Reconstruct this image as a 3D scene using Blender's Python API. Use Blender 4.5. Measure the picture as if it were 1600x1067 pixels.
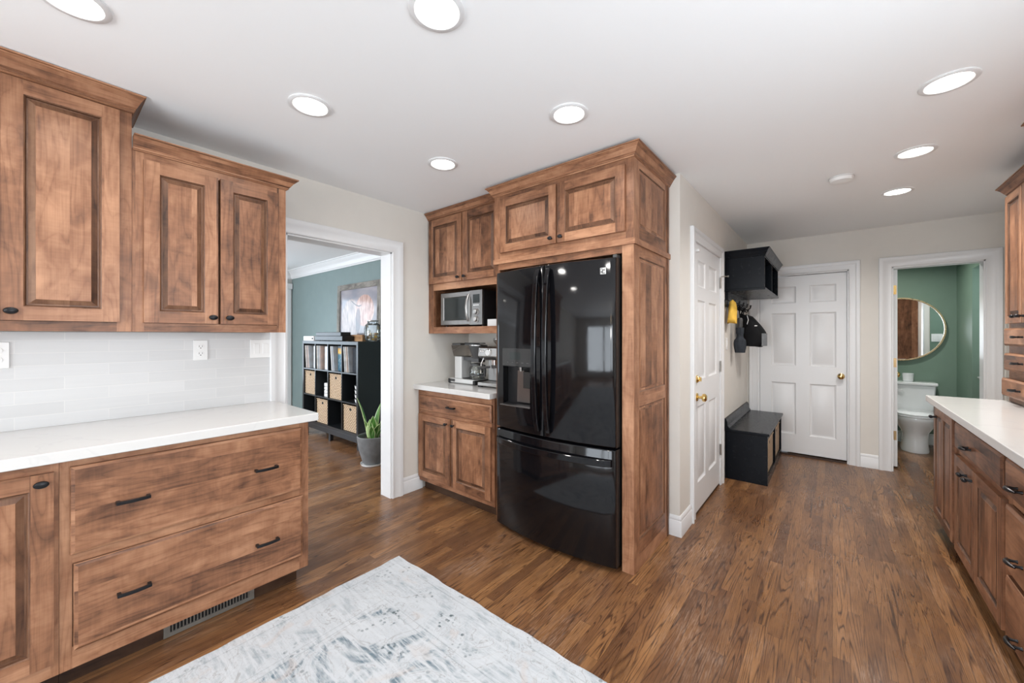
import bpy, math, random
from mathutils import Vector, Matrix
rnd = random.Random(7)
D = bpy.data
SC = bpy.context.scene
C = SC.collection
for o in list(D.objects): D.objects.remove(o)
PI = math.pi

# ------------------------------------------------------------------ camera
H = 2.41                      # ceiling height
W = -2.785                    # kitchen left wall face
NB = 2.71                     # wall behind the coffee nook / fridge
HX = -0.781                   # hall wall face
BY = 5.32                     # far wall face
RX = 1.16                     # right wall face
SY = -3.2                     # wall behind the camera
cam = D.cameras.new('camera'); cam_o = D.objects.new('camera', cam); C.objects.link(cam_o)
cam.sensor_width = 36.0
cam.lens = 608.17 / 1600 * 36
cam.shift_y = -(533.5 - 524.2) / 1600
cam.clip_start = 0.03
cam_o.location = (0, 0, 1.3322)
cam_o.rotation_euler = (PI / 2, 0, 0.689)
SC.camera = cam_o

# ------------------------------------------------------------------ world, exposure
SC.view_settings.view_transform = 'Standard'
SC.view_settings.look = 'None'
SC.view_settings.gamma = 1
SC.view_settings.use_curve_mapping = False
SC.view_settings.exposure = 0.17
wd = D.worlds.new('sky'); SC.world = wd; wd.use_nodes = True
bg = wd.node_tree.nodes['Background']
bg.inputs[0].default_value = (0.80, 0.90, 1.0, 1)
bg.inputs[1].default_value = 1.6

def area(name, loc, rot, sx, sy, power, col, shape='RECTANGLE', spread=180, parent=None):
    l = D.lights.new(name, 'AREA'); l.shape = shape; l.size = sx
    if shape in ('RECTANGLE', 'ELLIPSE'): l.size_y = sy
    l.energy = power; l.color = col; l.spread = math.radians(spread)
    o = D.objects.new(name, l); C.objects.link(o)
    o.location = loc; o.rotation_euler = rot
    if parent: o.parent = parent
    return o
DAY = (0.86, 0.93, 1.0)
# daylight entering through the openings of the rooms
area('daylight_kitchen_south', (-0.9, SY - 0.10, 1.15), (PI / 2, 0, 0), 2.6, 1.9, 105, DAY)
area('fill_kitchen_east', (RX + 0.10, 0.6, 1.45), (0, PI / 2, 0), 0.9, 1.6, 50, DAY)  # added through an assumed side window to even out the ceiling brightness
area('daylight_living_south', (-5.0, SY - 0.10, 1.3), (PI / 2, 0, 0), 2.4, 1.7, 215, DAY)
area('daylight_living_west', (-7.20, 1.05, 1.3), (0, -PI / 2, 0), 1.6, 1.7, 30, (0.72, 0.86, 1.0))
area('alcove_fill', (1.66, 5.9, 1.75), (0, PI / 2, 0), 0.6, 0.5, 5, DAY)  # added inside the closed alcove, stands in for bluish window light

# ------------------------------------------------------------------ materials
def lin(r, g, b):
    f = lambda c: (c / 255 / 12.92) if c / 255 <= 0.04045 else ((c / 255 + 0.055) / 1.055) ** 2.4
    return (f(r), f(g), f(b), 1)

class NT:
    def __init__(s, name):
        s.m = D.materials.new(name); s.m.use_nodes = True
        s.t = s.m.node_tree; s.n = s.t.nodes; s.l = s.t.links
        s.b = s.n['Principled BSDF']
    def new(s, t, **k):
        n = s.n.new(t)
        for a, v in k.items(): setattr(n, a, v)
        return n
    def link(s, a, b): s.l.new(a, b)
    def val(s, x, sock):
        if hasattr(x, 'is_output'): s.link(x, sock)
        else: sock.default_value = x
    def math(s, op, a, b=0.0, c=None):
        n = s.new('ShaderNodeMath', operation=op)
        s.val(a, n.inputs[0]); s.val(b, n.inputs[1])
        if c is not None: s.val(c, n.inputs[2])
        return n.outputs[0]
    def mix(s, f, a, b, mode='MIX'):
        n = s.new('ShaderNodeMix', data_type='RGBA', blend_type=mode)
        s.val(f, n.inputs[0]); s.val(a, n.inputs[6]); s.val(b, n.inputs[7])
        return n.outputs[2]
    def comb(s, x, y, z=0.0):
        n = s.new('ShaderNodeCombineXYZ')
        s.val(x, n.inputs[0]); s.val(y, n.inputs[1]); s.val(z, n.inputs[2])
        return n.outputs[0]
    def noise(s, vec, scale=1.0, detail=2.0, rough=0.5, dist=0.0):
        n = s.new('ShaderNodeTexNoise')
        s.link(vec, n.inputs['Vector']); n.inputs['Scale'].default_value = scale
        n.inputs['Detail'].default_value = detail; n.inputs['Roughness'].default_value = rough
        n.inputs['Distortion'].default_value = dist
        return n.outputs[0]
    def ramp(s, f, stops):
        n = s.new('ShaderNodeValToRGB'); e = n.color_ramp.elements
        while len(e) < len(stops): e.new(0.5)
        for i, (p, c) in enumerate(stops):
            e[i].position = p; e[i].color = c if len(c) == 4 else (*c, 1)
        s.link(f, n.inputs[0]); return n.outputs[0]
    def rng(s, f, a, b, c, d):
        n = s.new('ShaderNodeMapRange'); s.val(f, n.inputs[0])
        for i, v in enumerate((a, b, c, d)): n.inputs[i + 1].default_value = v
        return n.outputs[0]
    def bump(s, h, strength=0.2, dist=0.002):
        n = s.new('ShaderNodeBump'); s.link(h, n.inputs['Height'])
        n.inputs['Strength'].default_value = strength; n.inputs['Distance'].default_value = dist
        s.link(n.outputs[0], s.b.inputs['Normal'])
    def uv(s):
        n = s.new('ShaderNodeUVMap'); sp = s.new('ShaderNodeSeparateXYZ'); s.link(n.outputs[0], sp.inputs[0])
        return sp.outputs[0], sp.outputs[1]
    def obj(s):
        n = s.new('ShaderNodeTexCoord'); sp = s.new('ShaderNodeSeparateXYZ'); s.link(n.outputs['Object'], sp.inputs[0])
        return n.outputs['Object'], sp.outputs[0], sp.outputs[1], sp.outputs[2]
    def geo(s):
        n = s.new('ShaderNodeNewGeometry'); sp = s.new('ShaderNodeSeparateXYZ'); s.link(n.outputs['Position'], sp.inputs[0])
        return n.outputs['Position'], sp.outputs[0], sp.outputs[1], sp.outputs[2]
    def white(s, vec):
        n = s.new('ShaderNodeTexWhiteNoise'); s.link(vec, n.inputs[0]); return n.outputs[0]

M = {}
def simple(name, col, rough=0.5, metal=0.0, spec=0.5, noise=0.0, nscale=8.0, bump=0.0, bscale=60.0, coat=0.0):
    t = NT(name)
    t.b.inputs['Base Color'].default_value = col if len(col) == 4 else (*col, 1)
    t.b.inputs['Roughness'].default_value = rough
    t.b.inputs['Metallic'].default_value = metal
    t.b.inputs['Specular IOR Level'].default_value = spec
    if coat: t.b.inputs['Coat Weight'].default_value = coat
    v = t.obj()[0]
    if noise:
        f = t.rng(t.noise(v, nscale, 3), 0.3, 0.7, 1 - noise, 1 + noise)
        cc = t.mix(1.0, col if len(col) == 4 else (*col, 1), t.comb(f, f, f), 'MULTIPLY')
        t.link(cc, t.b.inputs['Base Color'])
    else:
        f = t.rng(t.noise(v, 30, 2), 0.3, 0.7, max(0.0, rough - 0.02), rough + 0.02)
        t.link(f, t.b.inputs['Roughness'])
    if bump: t.bump(t.noise(v, bscale, 3), bump, 0.002)
    M[name] = t.m
    return t

def wood(name, dark, mid, light, rough=0.40, k=1.0, stave=0.10, coat=0.0):
    t = NT(name)
    u, v = t.uv()
    sid = t.math('FLOOR', t.math('DIVIDE', t.math('ADD', v, t.math('MULTIPLY', t.noise(t.comb(u, 3.0, 0.0), 0.25, 0), 0.0)), stave))
    s1 = t.white(t.comb(sid, 3.3, 1.0))
    s2 = t.white(t.comb(sid, 9.1, 4.0))
    uu = t.math('ADD', u, t.math('MULTIPLY', s2, 17.0))
    blot = t.noise(t.comb(t.math('MULTIPLY', uu, 2.2), t.math('MULTIPLY', v, 7.0), 0.0), 1.0, 3, 0.55, 0.6)
    cloud = t.noise(t.comb(t.math('MULTIPLY', uu, 7.0), t.math('MULTIPLY', v, 9.0), 5.0), 1.0, 3, 0.6, 1.0)
    fig = t.noise(t.comb(t.math('MULTIPLY', uu, 1.6), t.math('MULTIPLY', v, 11.0), 2.0), 1.0, 1, 0.4, 0.3)
    ring = t.math('POWER', t.math('ABSOLUTE', t.math('SINE', t.math('MULTIPLY', fig, 30.0))), 0.35)
    fine = t.noise(t.comb(t.math('MULTIPLY', uu, 6.0), t.math('MULTIPLY', v, 190.0), 0.0), 1.0, 3, 0.6)
    cross = t.noise(t.comb(t.math('MULTIPLY', uu, 90.0), t.math('MULTIPLY', v, 6.0), 7.0), 1.0, 2, 0.6)
    f = t.math('ADD', t.math('MULTIPLY', t.math('SUBTRACT', blot, 0.5), 1.0), 0.5)
    f = t.math('ADD', f, t.math('MULTIPLY', t.math('SUBTRACT', cloud, 0.5), 0.72))
    f = t.math('ADD', f, t.math('MULTIPLY', t.math('SUBTRACT', s1, 0.5), 0.34))
    f = t.math('ADD', f, t.math('MULTIPLY', t.math('SUBTRACT', fine, 0.5), 0.34))
    f = t.math('ADD', f, t.math('MULTIPLY', t.math('SUBTRACT', cross, 0.5), 0.16))
    f = t.math('ADD', f, t.math('MULTIPLY', t.math('SUBTRACT', ring, 0.85), 0.20))
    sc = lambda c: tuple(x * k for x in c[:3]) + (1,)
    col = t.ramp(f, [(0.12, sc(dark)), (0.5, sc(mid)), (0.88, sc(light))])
    t.link(col, t.b.inputs['Base Color'])
    t.link(t.rng(fine, 0.2, 0.8, rough - 0.04, rough + 0.08), t.b.inputs['Roughness'])
    if coat:
        t.b.inputs['Coat Weight'].default_value = coat; t.b.inputs['Coat Roughness'].default_value = 0.18
    t.b.inputs['Specular IOR Level'].default_value = 0.38
    t.bump(fine, 0.06, 0.001)
    M[name] = t.m
WD, WM, WL = (0.070, 0.029, 0.015), (0.255, 0.114, 0.058), (0.45, 0.233, 0.130)
wood('maple', WD, WM, WL)
wood('maple_glaze_shade', WD, WM, WL, k=0.50)  # glaze plus groove and edge shadow, put into a darker maple colour
wood('maple_toe', WD, WM, WL, k=0.16)  # toe-recess shadow painted into the colour; also used on the door sills
wood('crate_wood', (0.18, 0.09, 0.04), (0.42, 0.24, 0.12), (0.6, 0.38, 0.2), rough=0.6)
wood('barn_wood', (0.10, 0.09, 0.08), (0.27, 0.25, 0.22), (0.42, 0.40, 0.36), rough=0.7)

simple('paint_wall', (0.69, 0.66, 0.61), 0.6, noise=0.015, bump=0.04, bscale=220)
simple('paint_ceiling', (0.90, 0.915, 0.925), 0.7, bump=0.03, bscale=200)
simple('paint_trim', (0.74, 0.745, 0.75), 0.32)
simple('paint_door', (0.74, 0.745, 0.75), 0.35)
simple('paint_teal', (0.185, 0.245, 0.242), 0.5, noise=0.03)
simple('paint_green', (0.155, 0.235, 0.18), 0.5, noise=0.03)
simple('paint_grey', (0.45, 0.44, 0.42), 0.6)
simple('gloss_black', (0.004, 0.004, 0.005), 0.075, spec=0.42)
simple('satin_black', (0.012, 0.012, 0.013), 0.30)
simple('fridge_side', (0.03, 0.028, 0.027), 0.35, metal=0.4)
simple('knob_black', (0.012, 0.012, 0.014), 0.34, metal=0.5)
simple('dark_void', (0.006, 0.006, 0.006), 0.8)
simple('rubber', (0.015, 0.015, 0.015), 0.7)
simple('charcoal_paint', (0.0045, 0.006, 0.009), 0.26, spec=0.16)
simple('shelf_black', (0.011, 0.013, 0.015), 0.30, spec=0.6)
simple('steel', (0.42, 0.41, 0.40), 0.30, metal=1.0)
simple('steel_brushed', (0.24, 0.235, 0.23), 0.38, metal=1.0, noise=0.05, nscale=40)
simple('chrome', (0.8, 0.8, 0.8), 0.10, metal=1.0)
simple('silver_paint', (0.62, 0.62, 0.61), 0.30, metal=0.35)
simple('brass', (0.83, 0.60, 0.24), 0.16, metal=1.0)
simple('brass_old', (0.55, 0.38, 0.20), 0.35, metal=1.0)
simple('gold_frame', (0.62, 0.47, 0.27), 0.28, metal=0.9)
simple('nickel', (0.42, 0.40, 0.37), 0.3, metal=1.0)
simple('porcelain', (0.80, 0.82, 0.83), 0.10, coat=0.5)
simple('plastic_white', (0.82, 0.82, 0.81), 0.35)
simple('plastic_shadow', (0.55, 0.55, 0.54), 0.5)
simple('plastic_dark', (0.05, 0.05, 0.05), 0.45)
simple('vent_metal', (0.20, 0.19, 0.17), 0.45, metal=0.5, noise=0.1)
simple('yellow_cloth', (0.80, 0.50, 0.09), 0.85, spec=0.15, noise=0.12, nscale=20, bump=0.3)
simple('grey_cloth', (0.035, 0.04, 0.048), 0.75, spec=0.15, noise=0.25, nscale=25, bump=0.4, bscale=30)
simple('black_cloth', (0.006, 0.006, 0.007), 0.7, spec=0.15, noise=0.2, nscale=25, bump=0.3)
simple('mesh_cloth', (0.16, 0.17, 0.18), 0.6, noise=0.15, nscale=60)
simple('pot_glaze', (0.16, 0.165, 0.17), 0.42, noise=0.2, nscale=14)
simple('soil', (0.05, 0.035, 0.025), 0.95, noise=0.3, nscale=60, bump=0.5)
simple('clear_plastic', (0.75, 0.76, 0.76), 0.2)
simple('paper_white', (0.70, 0.70, 0.70), 0.6)
simple('grout', (0.74, 0.73, 0.71), 0.8)
simple('display_grey', (0.03, 0.03, 0.03), 0.10)
simple('display_dark', (0.02, 0.025, 0.025), 0.1)
simple('blind_white', (0.7, 0.7, 0.7), 0.5)

# mirror
t = NT('mirror'); t.b.inputs['Base Color'].default_value = (0.88, 0.9, 0.9, 1); t.b.inputs['Metallic'].default_value = 1; t.b.inputs['Roughness'].default_value = 0.015
t.link(t.rng(t.noise(t.obj()[0], 2, 1), 0, 1, 0.01, 0.02), t.b.inputs['Roughness']); M['mirror'] = t.m
# thin clear glass
def thin(name, tint, k):
    t = NT(name); tr = t.new('ShaderNodeBsdfTransparent'); gl = t.new('ShaderNodeBsdfGlossy'); mx = t.new('ShaderNodeMixShader'); lw = t.new('ShaderNodeLayerWeight')
    lw.inputs[0].default_value = 0.35; gl.inputs['Roughness'].default_value = 0.04
    t.link(t.mix(t.noise(t.obj()[0], 3, 1), tint, tuple(min(1, c * 1.03) for c in tint[:3]) + (1,)), tr.inputs[0])
    t.link(t.math('ADD', t.math('MULTIPLY', lw.outputs['Fresnel'], k), 0.04), mx.inputs[0]); t.link(tr.outputs[0], mx.inputs[1]); t.link(gl.outputs[0], mx.inputs[2])
    t.link(mx.outputs[0], t.n['Material Output'].inputs[0]); M[name] = t.m
thin('glass', (0.90, 0.94, 0.93, 1), 0.9)
thin('smoked_tank', (0.66, 0.63, 0.60, 1), 0.25)
# emitters
def emit(name, col, s):
    t = NT(name)
    t.b.inputs['Emission Strength'].default_value = s; t.b.inputs['Base Color'].default_value = (0.8, 0.8, 0.8, 1)
    t.link(t.mix(t.noise(t.obj()[0], 3, 1), col, tuple(min(1, c * 1.02) for c in col[:3]) + (1,)), t.b.inputs['Emission Color'])
    M[name] = t.m
emit('lamp_glow', (1, 0.95, 0.88, 1), 6.0)
emit('bulb_warm', (1, 0.72, 0.42, 1), 5.0)

# counter quartz
t = NT('quartz'); v = t.geo()[0]
ve = t.math('ABSOLUTE', t.math('SUBTRACT', t.noise(v, 1.6, 4, 0.6, 1.2), 0.5))
vein = t.rng(ve, 0.0, 0.012, 0.16, 0.0)
cl = t.rng(t.noise(v, 3.5, 3), 0.3, 0.7, 0.0, 0.35)
c0 = t.mix(cl, (0.64, 0.63, 0.615, 1), (0.60, 0.59, 0.58, 1))
t.link(t.mix(vein, c0, (0.45, 0.45, 0.46, 1)), t.b.inputs['Base Color'])
t.b.inputs['Roughness'].default_value = 0.14; M['quartz'] = t.m

# backsplash tile  (left wall: y along, z up)
t = NT('tile'); p, x, y, z = t.geo()
TH, TL = 0.0565, 0.29
row = t.math('FLOOR', t.math('DIVIDE', t.math('SUBTRACT', z, 0.914), TH))
off = t.math('MULTIPLY', t.math('MODULO', row, 2.0), TL / 2)
yy = t.math('ADD', t.math('ADD', y, 5.0), off)
colm = t.math('FLOOR', t.math('DIVIDE', yy, TL))
fz = t.math('FRACT', t.math('DIVIDE', t.math('SUBTRACT', z, 0.914), TH))
fy = t.math('FRACT', t.math('DIVIDE', yy, TL))
ez = t.math('MULTIPLY', t.math('MINIMUM', fz, t.math('SUBTRACT', 1.0, fz)), TH)
ey = t.math('MULTIPLY', t.math('MINIMUM', fy, t.math('SUBTRACT', 1.0, fy)), TL)
e = t.math('MINIMUM', ez, ey)
g = t.rng(e, 0.0008, 0.0018, 1.0, 0.0)
hsh = t.white(t.comb(row, colm, 0.0))
streak = t.noise(t.comb(t.math('MULTIPLY', y, 3.0), t.math('MULTIPLY', z, 60.0), t.math('MULTIPLY', hsh, 20.0)), 1.0, 3, 0.6)
br = t.math('ADD', t.math('MULTIPLY', hsh, 0.085), t.math('MULTIPLY', streak, 0.09))
cc = t.mix(1.0, (0.60, 0.60, 0.60, 1), t.comb(t.math('ADD', br, 0.93), t.math('ADD', br, 0.93), t.math('ADD', br, 0.93)), 'MULTIPLY')
t.link(t.mix(g, cc, (0.68, 0.67, 0.66, 1)), t.b.inputs['Base Color'])
t.b.inputs['Roughness'].default_value = 0.34
hgt = t.math('ADD', t.math('MULTIPLY', t.rng(e, 0.0, 0.004, 0.0, 1.0), 1.0), t.math('MULTIPLY', t.noise(p, 9, 2), 0.8))
t.bump(hgt, 0.07, 0.002); M['tile'] = t.m

# oak floor, boards along y
t = NT('oak_floor'); p, x, y, z = t.geo()
BWd = 0.057
cx = t.math('FLOOR', t.math('DIVIDE', x, BWd))
fx = t.math('FRACT', t.math('DIVIDE', x, BWd))
hc = t.white(t.comb(cx, 11.0, 0.0))
LL = t.math('ADD', 0.55, t.math('MULTIPLY', t.white(t.comb(cx, 5.0, 2.0)), 0.75))
ys = t.math('DIVIDE', t.math('ADD', t.math('ADD', y, 20.0), t.math('MULTIPLY', hc, 3.0)), LL)
ry = t.math('FLOOR', ys); fy = t.math('FRACT', ys)
hb = t.white(t.comb(cx, ry, 1.0)); hb2 = t.white(t.comb(cx, ry, 7.0)); hb3 = t.white(t.comb(cx, ry, 13.0))
ox = t.math('ADD', t.math('MULTIPLY', fx, BWd), t.math('MULTIPLY', hb, 31.0))
oy = t.math('ADD', y, t.math('MULTIPLY', hb2, 57.0))
sc_ = t.math('ADD', 7.0, t.math('MULTIPLY', hb3, 15.0))
f1 = t.noise(t.comb(t.math('MULTIPLY', ox, sc_), t.math('MULTIPLY', oy, 0.55), 0.0), 1.0, 2, 0.4, 0.4)
ring = t.math('ABSOLUTE', t.math('SINE', t.math('MULTIPLY', f1, 78.0)))
ring = t.rng(ring, 0.0, 0.60, 1.0, 0.0)
wob = t.math('MULTIPLY', t.noise(t.comb(t.math('MULTIPLY', ox, 40.0), t.math('MULTIPLY', oy, 6.0), 0.0), 1.0, 2), 1.0)
pore = t.noise(t.comb(t.math('MULTIPLY', ox, 420.0), t.math('MULTIPLY', oy, 14.0), 0.0), 1.0, 3, 0.6)
pore = t.rng(pore, 0.50, 0.68, 0.0, 1.0)
blot = t.noise(t.comb(t.math('MULTIPLY', ox, 8.0), t.math('MULTIPLY', oy, 2.5), 3.0), 1.0, 3, 0.6)
tone = t.math('ADD', t.math('ADD', 0.08, t.math('MULTIPLY', hb, 0.42)), t.math('MULTIPLY', t.math('SUBTRACT', blot, 0.3), 0.90))
base = t.ramp(tone, [(0.0, (0.080, 0.036, 0.018)), (0.35, (0.165, 0.075, 0.032)), (0.7, (0.275, 0.132, 0.052)), (1.0, (0.40, 0.22, 0.10))])
base = t.mix(t.math('MULTIPLY', t.math('MULTIPLY', ring, wob), 1.75), base, (0.045, 0.018, 0.009, 1))
base = t.mix(t.math('MULTIPLY', pore, 0.5), base, (0.05, 0.022, 0.012, 1))
wn = t.noise(t.comb(t.math('MULTIPLY', x, 2.6), t.math('MULTIPLY', y, 1.4), 0.0), 1.0, 3, 0.6)
wf = t.noise(t.comb(t.math('MULTIPLY', x, 160.0), t.math('MULTIPLY', y, 11.0), 0.0), 1.0, 3, 0.7)
wear = t.math('MULTIPLY', t.rng(wn, 0.50, 0.68, 0.0, 1.0), t.rng(wf, 0.45, 0.72, 0.0, 1.0))
base = t.mix(t.math('MULTIPLY', wear, 0.6), base, (0.50, 0.36, 0.27, 1))
edge = t.math('MINIMUM', t.math('MULTIPLY', t.math('MINIMUM', fx, t.math('SUBTRACT', 1.0, fx)), BWd),
              t.math('MULTIPLY', t.math('MULTIPLY', t.math('MINIMUM', fy, t.math('SUBTRACT', 1.0, fy)), LL), 1.0))
gap = t.rng(edge, 0.0002, 0.0011, 1.0, 0.0)
base = t.mix(t.math('MULTIPLY', gap, 0.65), base, (0.03, 0.013, 0.007, 1))
t.link(base, t.b.inputs['Base Color'])
t.link(t.math('ADD', t.rng(wn, 0.35, 0.7, 0.24, 0.40), t.math('MULTIPLY', pore, 0.1)), t.b.inputs['Roughness'])
t.bump(t.math('SUBTRACT', t.math('SUBTRACT', 1.0, gap), t.math('MULTIPLY', pore, 0.3)), 0.18, 0.0012)
M['oak_floor'] = t.m

# rug: distressed oriental, grey blue on off white
t = NT('rug_pile'); p, x, y, z = t.geo()
thr = t.noise(t.comb(t.math('MULTIPLY', x, 420.0), t.math('MULTIPLY', y, 60.0), 0.0), 1.0, 2, 0.6)
str_ = t.noise(t.comb(t.math('MULTIPLY', x, 7.0), t.math('MULTIPLY', y, 55.0), 0.0), 1.0, 4, 0.65)
pat = t.noise(p, 4.2, 3, 0.6, 2.2)
pat2 = t.noise(p, 13.0, 3, 0.6, 2.6)
line = t.rng(t.math('ABSOLUTE', t.math('SUBTRACT', pat2, 0.5)), 0.0, 0.022, 1.0, 0.0)
line2 = t.rng(t.math('ABSOLUTE', t.math('SUBTRACT', pat, 0.47)), 0.0, 0.012, 1.0, 0.0)
dx = t.math('SUBTRACT', x, -2.01); dy = t.math('SUBTRACT', 1.375, y)
dd = t.math('MINIMUM', dx, dy)
def band(c, w): return t.rng(t.math('ABSOLUTE', t.math('SUBTRACT', dd, c)), 0.0, w, 1.0, 0.0)
bl = t.math('MAXIMUM', band(0.05, 0.004), t.math('MAXIMUM', band(0.30, 0.004), band(0.27, 0.003)))
inn = t.rng(dd, 0.27, 0.33, 0.0, 1.0)
vor = t.new('ShaderNodeTexVoronoi'); vor.feature = 'F1'; t.link(p, vor.inputs['Vector']); vor.inputs['Scale'].default_value = 7.5
vd = vor.outputs[0]
vor2 = t.new('ShaderNodeTexVoronoi'); t.link(p, vor2.inputs['Vector']); vor2.inputs['Scale'].default_value = 42.0
leaf = t.math('MULTIPLY', t.rng(vd, 0.36, 0.42, 1.0, 0.0), t.rng(vor2.outputs[0], 0.26, 0.38, 1.0, 0.0))
keep = t.rng(t.noise(p, 3.0, 2), 0.42, 0.58, 0.0, 1.0)
leaf = t.math('MULTIPLY', leaf, keep)
wear = t.rng(str_, 0.40, 0.60, 0.0, 1.0)
m1 = t.math('MULTIPLY', t.math('MULTIPLY', t.rng(pat, 0.49, 0.62, 0.0, 1.0), wear), t.math('ADD', 0.45, t.math('MULTIPLY', inn, 0.75)))
m2 = t.math('MULTIPLY', t.math('MAXIMUM', t.math('MULTIPLY', line, 0.55), line2), t.rng(str_, 0.3, 0.55, 0.0, 0.7))
m3 = t.math('MULTIPLY', t.math('MAXIMUM', leaf, t.math('MULTIPLY', bl, 0.35)), t.rng(str_, 0.3, 0.5, 0.15, 0.95))
base = t.mix(t.rng(t.noise(p, 2.4, 3), 0.3, 0.7, 0, 1), (0.50, 0.525, 0.55, 1), (0.57, 0.59, 0.61, 1))
base = t.mix(t.math('MULTIPLY', wear, 0.24), base, (0.36, 0.39, 0.42, 1))
base = t.mix(m1, base, (0.15, 0.20, 0.235, 1))
base = t.mix(m2, base, (0.30, 0.29, 0.29, 1))
base = t.mix(m3, base, (0.10, 0.13, 0.14, 1))
base = t.mix(t.math('MULTIPLY', t.rng(t.noise(p, 6.5, 2, 0.5, 1.0), 0.62, 0.7, 0, 1), 0.3), base, (0.52, 0.42, 0.37, 1))
t.link(base, t.b.inputs['Base Color']); t.b.inputs['Roughness'].default_value = 0.95; t.b.inputs['Specular IOR Level'].default_value = 0.1
t.bump(t.math('ADD', thr, str_), 0.3, 0.002); M['rug_pile'] = t.m
simple('rug_edge', (0.60, 0.60, 0.59), 0.95, noise=0.05)

# woven basket
t = NT('wicker'); p, x, y, z = t.obj()
u, v = t.uv()
rowi = t.math('FLOOR', t.math('DIVIDE', v, 0.019))
wv = t.math('SINE', t.math('ADD', t.math('MULTIPLY', u, 150.0), t.math('MULTIPLY', rowi, PI)))
fz = t.math('FRACT', t.math('DIVIDE', v, 0.019))
hh = t.math('MULTIPLY', t.math('SINE', t.math('MULTIPLY', fz, PI)), t.math('ADD', 0.6, t.math('MULTIPLY', wv, 0.4)))
nn = t.noise(t.comb(t.math('MULTIPLY', u, 30.0), t.math('MULTIPLY', v, 90.0), 0.0), 1.0, 3)
ff = t.math('ADD', t.math('MULTIPLY', hh, 0.75), t.math('MULTIPLY', nn, 0.4))
t.link(t.ramp(ff, [(0.15, (0.13, 0.08, 0.045)), (0.5, (0.45, 0.31, 0.19)), (0.95, (0.74, 0.59, 0.42))]), t.b.inputs['Base Color'])
t.b.inputs['Roughness'].default_value = 0.7; t.bump(hh, 0.8, 0.006); M['wicker'] = t.m

# leaf (variegated: pale margins come with the uv across the blade)
t = NT('leaf'); u, v = t.uv()
mar = t.rng(t.math('ABSOLUTE', v), 0.62, 0.78, 0.0, 1.0)
bandn = t.noise(t.comb(t.math('MULTIPLY', u, 14.0), t.math('MULTIPLY', v, 2.0), 0.0), 1.0, 3)
g = t.ramp(bandn, [(0.3, (0.045, 0.155, 0.030)), (0.6, (0.12, 0.32, 0.06)), (0.8, (0.22, 0.42, 0.12))])
t.link(t.mix(mar, g, (0.50, 0.62, 0.30, 1)), t.b.inputs['Base Color']); t.b.inputs['Roughness'].default_value = 0.35; M['leaf'] = t.m

# picture: shaggy pale red cow before a grey blue field, uv 0..1
t = NT('picture_print'); u, v = t.uv()
U = t.comb(u, v, 0.0)
bgc = t.mix(t.rng(t.noise(t.comb(t.math('MULTIPLY', u, 2.0), t.math('MULTIPLY', v, 3.0), 0.0), 1.0, 3), 0.3, 0.7, 0, 1), (0.20, 0.22, 0.27, 1), (0.42, 0.38, 0.40, 1))
wob = t.math('MULTIPLY', t.math('SUBTRACT', t.noise(t.comb(t.math('MULTIPLY', u, 14.0), t.math('MULTIPLY', v, 5.0), 0.0), 1.0, 3), 0.5), 0.16)
def ell(cx_, cy_, rx_, ry_):
    a = t.math('DIVIDE', t.math('SUBTRACT', u, cx_), rx_); b = t.math('DIVIDE', t.math('SUBTRACT', v, cy_), ry_)
    return t.math('ADD', t.math('ADD', t.math('MULTIPLY', a, a), t.math('MULTIPLY', b, b)), wob)
body = t.rng(ell(0.30, 0.25, 0.27, 0.55), 0.9, 1.02, 1.0, 0.0)
head = t.rng(ell(0.66, 0.52, 0.25, 0.34), 0.9, 1.02, 1.0, 0.0)
hair = t.noise(t.comb(t.math('MULTIPLY', u, 34.0), t.math('MULTIPLY', v, 4.0), 0.0), 1.0, 3, 0.6, 0.6)
fur = t.ramp(hair, [(0.3, (0.30, 0.17, 0.14)), (0.55, (0.62, 0.42, 0.37)), (0.75, (0.85, 0.74, 0.68))])
fur2 = t.ramp(hair, [(0.3, (0.20, 0.17, 0.17)), (0.6, (0.48, 0.40, 0.38)), (0.8, (0.62, 0.56, 0.54))])
col = t.mix(body, bgc, fur2); col = t.mix(head, col, fur)
drk = t.rng(ell(0.50, 0.30, 0.07, 0.30), 0.7, 1.1, 0.75, 0.0)
col = t.mix(drk, col, (0.08, 0.09, 0.12, 1))
hx = t.math('ABSOLUTE', t.math('SUBTRACT', v, t.math('ADD', 0.62, t.math('MULTIPLY', t.math('POWER', t.math('ABSOLUTE', t.math('SUBTRACT', u, 0.52)), 1.5), 1.3))))
hm = t.math('MULTIPLY', t.rng(hx, 0.008, 0.02, 1.0, 0.0), t.math('MULTIPLY', t.rng(u, 0.30, 0.32, 0, 1), t.rng(u, 0.56, 0.60, 1, 0)))
col = t.mix(hm, col, (0.10, 0.09, 0.10, 1))
t.link(col, t.b.inputs['Base Color']); t.b.inputs['Roughness'].default_value = 0.12; M['picture_print'] = t.m

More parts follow.
